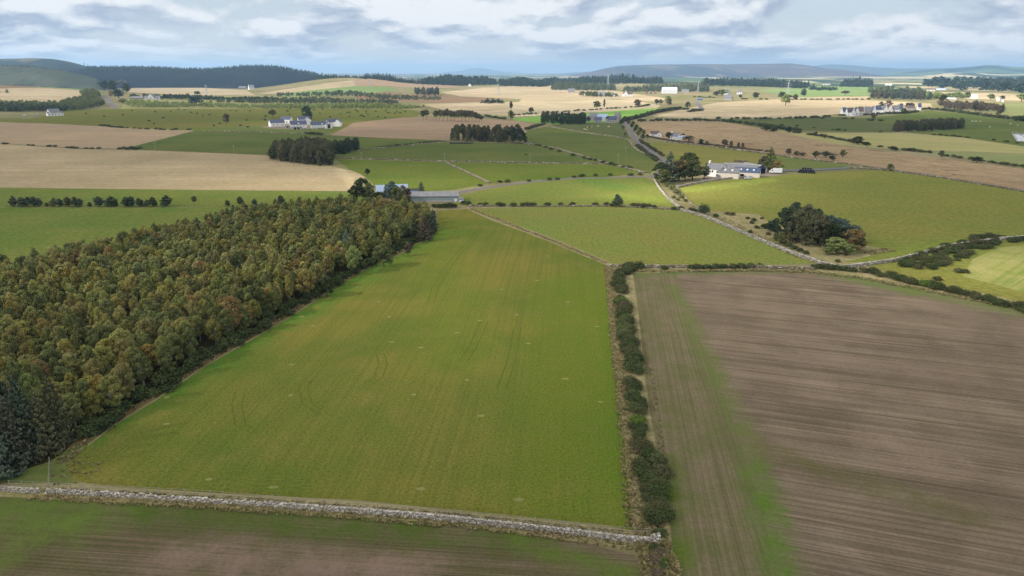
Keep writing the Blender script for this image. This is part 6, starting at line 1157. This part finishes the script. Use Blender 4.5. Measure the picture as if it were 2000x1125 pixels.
# poles and pylons
polem = mat('pole_wood', (.34, .30, .25), .9, .1, .2, 2.); steel = mat('galvanised_steel', (.42, .44, .46), .6, .4)
for px, py, hp, lb in [(8, 278, 16, 'at the left edge by the stubble fields'), (304, 297, 18, 'in the green field above the broad stubble'), (457, 299, 15, 'above the stubble left of the dark clump'), (706, 310, 12, 'on the wall right of the dark clump'), (868, 315, 15, 'on the wall below the pine belt'), (1035, 317, 15, 'on the wall in the middle of the green fields'),
    (1207, 318, 16, 'in the green field left of the road'), (1222, 301, 14, 'in the green field nearer the road bend'), (1229, 270, 12, 'beside the road below the farm'), (1329, 320, 18, 'beside the farm trees'), (1490, 314, 12, 'in the pasture above the white lorry'), (1638, 316, 14, 'on the paddock wall right of the stone heap'), (1213, 240, 10, 'at the road farm'), (1867, 220, 7, 'before the tall hedge on the right'), (1915, 227, 8, 'farther along the tall hedge on the right'), (1964, 234, 8, 'at the right end of the tall hedge'), (283, 226, 8, 'thin in the cattle pasture'), (183, 224, 8, 'leaning in the cattle pasture'), (13, 222, 12, 'left of the large white house')]:
    p = at(px, py); h = hp*mpp(p)*1.02; r = empty('utility_pole', p, facing(p)+.5); tag(r, 'wooden utility pole '+lb, 'pole'); t_ = max(.14, mpp(p)*.32)
    m = MB(); m.tube((0, 0, -.2), (0, 0, h), t_, t_*.75, 7); m.build('pole', polem, r); m = MB(); m.box((0, 0, h-.35), (1.8, .14, .14)); m.build('crossarm', polem, r); m = MB()
    for x in (-.8, 0, .8): m.tube((x, 0, h-.28), (x, 0, h-.02), .06, n=5)
    m.build('insulators', trimm, r)
def pylon(px, py, hp, label):
    p = at(px, py); s = mpp(p); h = hp*s; r = empty('electricity_pylon', p, facing(p)+.3); tag(r, label, 'pylon'); t_ = max(.22, s*.16); m = MB(); bw = h*.09
    def c(z, i): w = bw*(1-z*.86) if z < .7 else bw*.3*(1-(z-.7)); return (w*(-1, 1, 1, -1)[i], w*(-1, -1, 1, 1)[i], z*h)
    lv_ = [0, .16, .30, .42, .53, .62, .70, .78, .86, .93, 1.]
    for a, b_ in zip(lv_, lv_[1:]):
        for i in range(4):
            m.tube(c(a, i), c(b_, i), t_, n=4); m.tube(c(a, i), c(b_, (i+1) % 4), t_*.55, n=3); m.tube(c(a, (i+1) % 4), c(b_, i), t_*.55, n=3)
    m.build('tower', steel, r); m = MB()
    for z, w in ((.66, .17), (.79, .20), (.90, .15)):
        for s_ in (-1, 1):
            m.tube((0, 0, (z+.035)*h), (s_*w*h, 0, z*h), t_*.7, n=4); m.tube((0, 0, z*h), (s_*w*h, 0, z*h), t_*.7, n=4); m.tube((s_*w*h, 0, z*h), (s_*w*h, 0, (z-.035)*h), t_*.6, n=4)
    m.build('crossarms', steel, r)
pylon(1187, 176, 30, 'pylon before the forest right of the centre'); pylon(1363, 180, 20, 'pylon right of the white warehouse'); pylon(1537, 194, 33, 'tall pylon in the pale fields at the right centre'); pylon(721, 168, 12, 'small pylon on the round hill'); pylon(974, 186, 22, 'faint pylon in the far centre stubble'); pylon(113, 158, 28, 'pylon on the far left slope'); pylon(404, 186, 20, 'pylon in front of the dark ridge')
# slim mast on the dark hill
d_ = ray(165, 131); hh_ = math.hypot(d_[0], d_[1]); r_ = 5200; r = empty('radio_mast', (d_[0]/hh_*r_, d_[1]/hh_*r_, CAMH+d_[2]/hh_*r_-25)); tag(r, 'slim mast on the left end of the dark hill', 'mast'); m = MB(); m.tube((0, 0, 0), (0, 0, 55), 3, 1.5, 6); m.build('shaft', steel, r); m = MB(); m.tube((0, 0, 38), (0, 0, 46), 5, 5, 8); m.build('antenna_drum', steel, r)
# ------------------------------------------------------------------ cattle and sheep
def beast(name, legh, bl, bh, bw, col, head=1.):
    """one continuous skinned body with four jointed legs, neck, head and tail"""
    me = bpy.data.meshes.new(name); top = legh+bh*.45
    V = [(bl*.36, 0, top), (bl*.05, 0, top-bh*.04), (-bl*.34, 0, top), (bl*.56, 0, top+bh*.12), (bl*.70, 0, top+bh*.10), (bl*.86, 0, top-bh*.14), (-bl*.46, 0, top+bh*.12), (-bl*.50, 0, top-bh*.55)]
    E = [(1, 0), (1, 2), (0, 3), (3, 4), (4, 5), (2, 6), (6, 7)]; R_ = [bw*.48, bw*.54, bw*.48, bw*.28, bw*.24, bw*.13, .05, .03]
    for x, par, hind in ((bl*.36, 0, 0), (-bl*.34, 2, 1)):
        for s in (-1, 1):
            i = len(V); V += [(x, s*bw*.30, legh*.98), (x+(-.10 if hind else .02)*bl, s*bw*.30, legh*.48), (x+(-.04 if hind else 0)*bl, s*bw*.30, .03)]; E += [(par, i), (i, i+1), (i+1, i+2)]; R_ += [bw*.20, bw*.10, bw*.085]
    for s in (-1, 1): i = len(V); V.append((bl*.68, s*bw*.32, top+bh*.22)); E.append((4, i)); R_.append(.05)
    me.from_pydata(V, E, []); o = bpy.data.objects.new(name, me); COL.objects.link(o); sk = o.modifiers.new('skin', 'SKIN'); sk.use_smooth_shade = True
    for i, rr in enumerate(R_): me.skin_vertices[0].data[i].radius = (rr, rr)
    me.skin_vertices[0].data[1].use_root = True; sb = o.modifiers.new('sub', 'SUBSURF'); sb.levels = sb.render_levels = 1
    dg = bpy.context.evaluated_depsgraph_get(); m2 = bpy.data.meshes.new_from_object(o.evaluated_get(dg)); bpy.data.objects.remove(o)
    m2.materials.clear(); m2.materials.append(col); m2.polygons.foreach_set('use_smooth', [True]*len(m2.polygons)); return m2
cowb = beast('cow', .72, 1.9, .75, .72, mat('black_coat', (.018, .015, .014), .8, .2)); cowr = beast('cow', .72, 1.9, .75, .72, mat('brown_coat', (.12, .05, .025), .8, .2)); sheepm = beast('sheep', .40, 1.05, .5, .55, mat('cream_fleece', (.68, .62, .52), .95, .1)); cowc = beast('cow', .72, 1.9, .75, .72, mat('cream_coat', (.62, .52, .40), .9, .1))
def animal(name, me, px, py, k, label, cat, group):
    p = at(px, py); o = bpy.data.objects.new(name, me); COL.objects.link(o); o.location = p; o.rotation_euler = (0, 0, random.uniform(0, 6.28)); o.scale = (k, k, k); tag(o, label, cat, group)
G = 'black cattle in the cattle pasture'
for px, py in [(168, 223), (258, 217), (240, 226), (204, 229), (303, 220), (334, 219), (349, 215), (360, 216), (319, 232), (292, 238), (301, 243), (410, 226), (418, 247), (450, 217), (462, 218), (488, 218), (482, 236), (485, 250), (518, 230), (518, 236), (520, 228), (566, 225), (560, 218), (563, 219), (590, 219), (614, 216), (625, 223), (630, 214), (653, 214),
    (665, 224), (645, 230), (678, 221), (683, 221), (695, 217), (699, 220), (704, 227), (707, 227), (711, 229), (682, 229), (715, 219), (716, 223), (719, 226), (734, 219), (754, 218), (738, 230), (752, 231), (758, 222), (762, 222), (771, 223), (775, 219), (782, 222), (791, 219), (430, 243), (470, 247), (440, 230), (385, 223), (396, 227), (374, 221)]:
    animal('cow', cowb, px, py, 1.5, 'black cow grazing in the green cattle pasture', 'cow', G)
for px, py, m_ in [(1380, 324, cowb), (1440, 289, cowb)]: animal('cow', m_, px, py, 1.15, 'black cow behind the white farmhouse' if px < 1400 else 'black cow at the edge of the moor', 'cow', None)
for px, py in [(1142, 254), (1146, 255), (1148, 250), (1156, 249), (1168, 248), (1189, 249)]: animal('cow', cowc, px, py, 1.1, 'cream cow in the paddock beside the road', 'cow', 'cream cattle in the road paddock')
animal('cow', cowr, 1150, 249, 1.1, 'brown cow in the paddock beside the road', 'cow', None)
for px, py in [(1010, 230), (1014, 231), (1019, 230), (1021, 231), (1030, 229), (1044, 228)]: animal('cow', cowc, px, py, 1.1, 'cream cow in the sunlit field corner by the ivy tree', 'cow', 'cream cattle in the sunlit field')
for px, py in [(1898, 238), (1902, 238.4), (1906, 238), (1914, 238.5), (1973, 243), (1933, 249), (1988, 246)]: animal('sheep', sheepm, px, py, 1.6, 'pale sheep in the green field at the right', 'sheep', 'sheep in the right green field')
# ------------------------------------------------------------------ unseen broken clouds added to shade the near country; gaps shaped for sunlit spots
def shade_cloud_layer():
    cz = 900.; off = SD*(cz/SD.z); n = 301; gx = np.sinh(np.linspace(-3.3, 3.3, n))/math.sinh(3.3)*3600; gy = 400+np.sinh(np.linspace(-3.2, 3.2, n))/math.sinh(3.2)*1900; X, Y = np.meshgrid(gx, gy); R_ = np.hypot(X, Y)
    d = np.clip((1550-R_)/500, 0, 1); d = d*np.where(Y < 1600, 1, 0); d = np.maximum(d, .9*np.clip(1-np.hypot((X-900)/1000, (Y-900)/450), 0, .8)); d = np.maximum(d, .9*np.clip(1.3-np.hypot((X+200)/700, (Y-1000)/300), 0, .9)); base = .90
    d = d*base
    for px, py, sx, sy, k in [(600, 362, 95, 40, 1.), (1290, 378, 50, 32, .95), (1375, 368, 40, 18, .8), (1960, 545, 36, 26, .55), (1990, 510, 30, 20, .4), (330, 560, 120, 80, .55), (1000, 640, 40, 40, .12), (600, 243, 110, 70, .6), (1430, 340, 50, 28, .6), (1100, 225, 260, 26, .8), (700, 212, 260, 26, .7), (350, 330, 120, 30, .18)]:  # gaps placed to brighten chosen ground, such as wood, houses and farm
        p = at(px, py); rr = math.hypot(p.x, p.y); d *= 1-k*np.exp(-((X-p.x)/sx)**2-((Y-p.y)/sy)**2)
    nz = .12*(np.sin(X/130+np.sin(Y/170)*2)*np.cos(Y/150+np.sin(X/190)*1.5)); d = np.clip(d+nz*(d > .05), 0, .96)
    e = np.minimum(np.minimum(X-gx[0], gx[-1]-X), np.minimum(Y-gy[0], gy[-1]-Y)); d *= np.clip(e/500, 0, 1)
    V, A = [], []
    for s in (-1, 1): V.append(np.stack([X+off.x, Y+off.y, cz+s*(2+9*d)], 2).reshape(-1, 3)); A.append(1-np.sqrt(1-d.ravel()))
    V = np.concatenate(V); j, i = np.meshgrid(range(n-1), range(n-1), indexing='ij'); j, i = j.ravel(), i.ravel()
    Q = np.stack([j*n+i, j*n+i+1, (j+1)*n+i+1, (j+1)*n+i], 1); Q = np.concatenate([Q[:, ::-1], Q+n*n])
    m = bpy.data.materials.new('shade_cloud'); m.use_nodes = True; T = NT(m.node_tree); a = T.add('ShaderNodeAttribute', attribute_name='dens').outputs['Fac']
    pos = T.add('ShaderNodeNewGeometry').outputs['Position']; nn = T.noise(pos, .006, 5, .5); a = T.math('MULTIPLY', a, T.mapr(nn, .3, .7, .8, 1.15), clamp=True)
    tr = T.add('ShaderNodeBsdfTransparent'); tl = T.add('ShaderNodeBsdfTranslucent'); tl.inputs[0].default_value = (.62, .62, .62, 1); df = T.add('ShaderNodeBsdfDiffuse'); df.inputs[0].default_value = (.9, .9, .9, 1)
    mx = T.add('ShaderNodeMixShader'); mx.inputs[0].default_value = .3; T.l.new(tl.outputs[0], mx.inputs[1]); T.l.new(df.outputs[0], mx.inputs[2]); m2 = T.add('ShaderNodeMixShader'); T.put(m2.inputs[0], a); T.l.new(tr.outputs[0], m2.inputs[1]); T.l.new(mx.outputs[0], m2.inputs[2])
    o = T.add('ShaderNodeOutputMaterial'); T.l.new(m2.outputs[0], o.inputs[0])
    ob = np_mesh('shade_cloud', V, Q, m, attr={'dens': np.concatenate(A)}); ob.data.polygons.foreach_set('use_smooth', [True]*len(Q)); tag(ob, 'unseen broken clouds shaped to shade the near fields', None, None, 'structure')
shade_cloud_layer()
# ------------------------------------------------------------------ haze
m = bpy.data.materials.new('haze'); m.use_nodes = True; T = NT(m.node_tree); v = T.add('ShaderNodeVolumePrincipled'); v.inputs['Color'].default_value = (.44, .70, 1, 1); v.inputs['Density'].default_value = 8e-5; v.inputs['Anisotropy'].default_value = .2
o = T.add('ShaderNodeOutputMaterial'); T.l.new(v.outputs[0], o.inputs['Volume'])
b = MB(); b.box((0, 0, 130), (60000, 60000, 360)); tag(b.build('haze', m), 'thin blue haze over the distance', None, None, 'stuff')
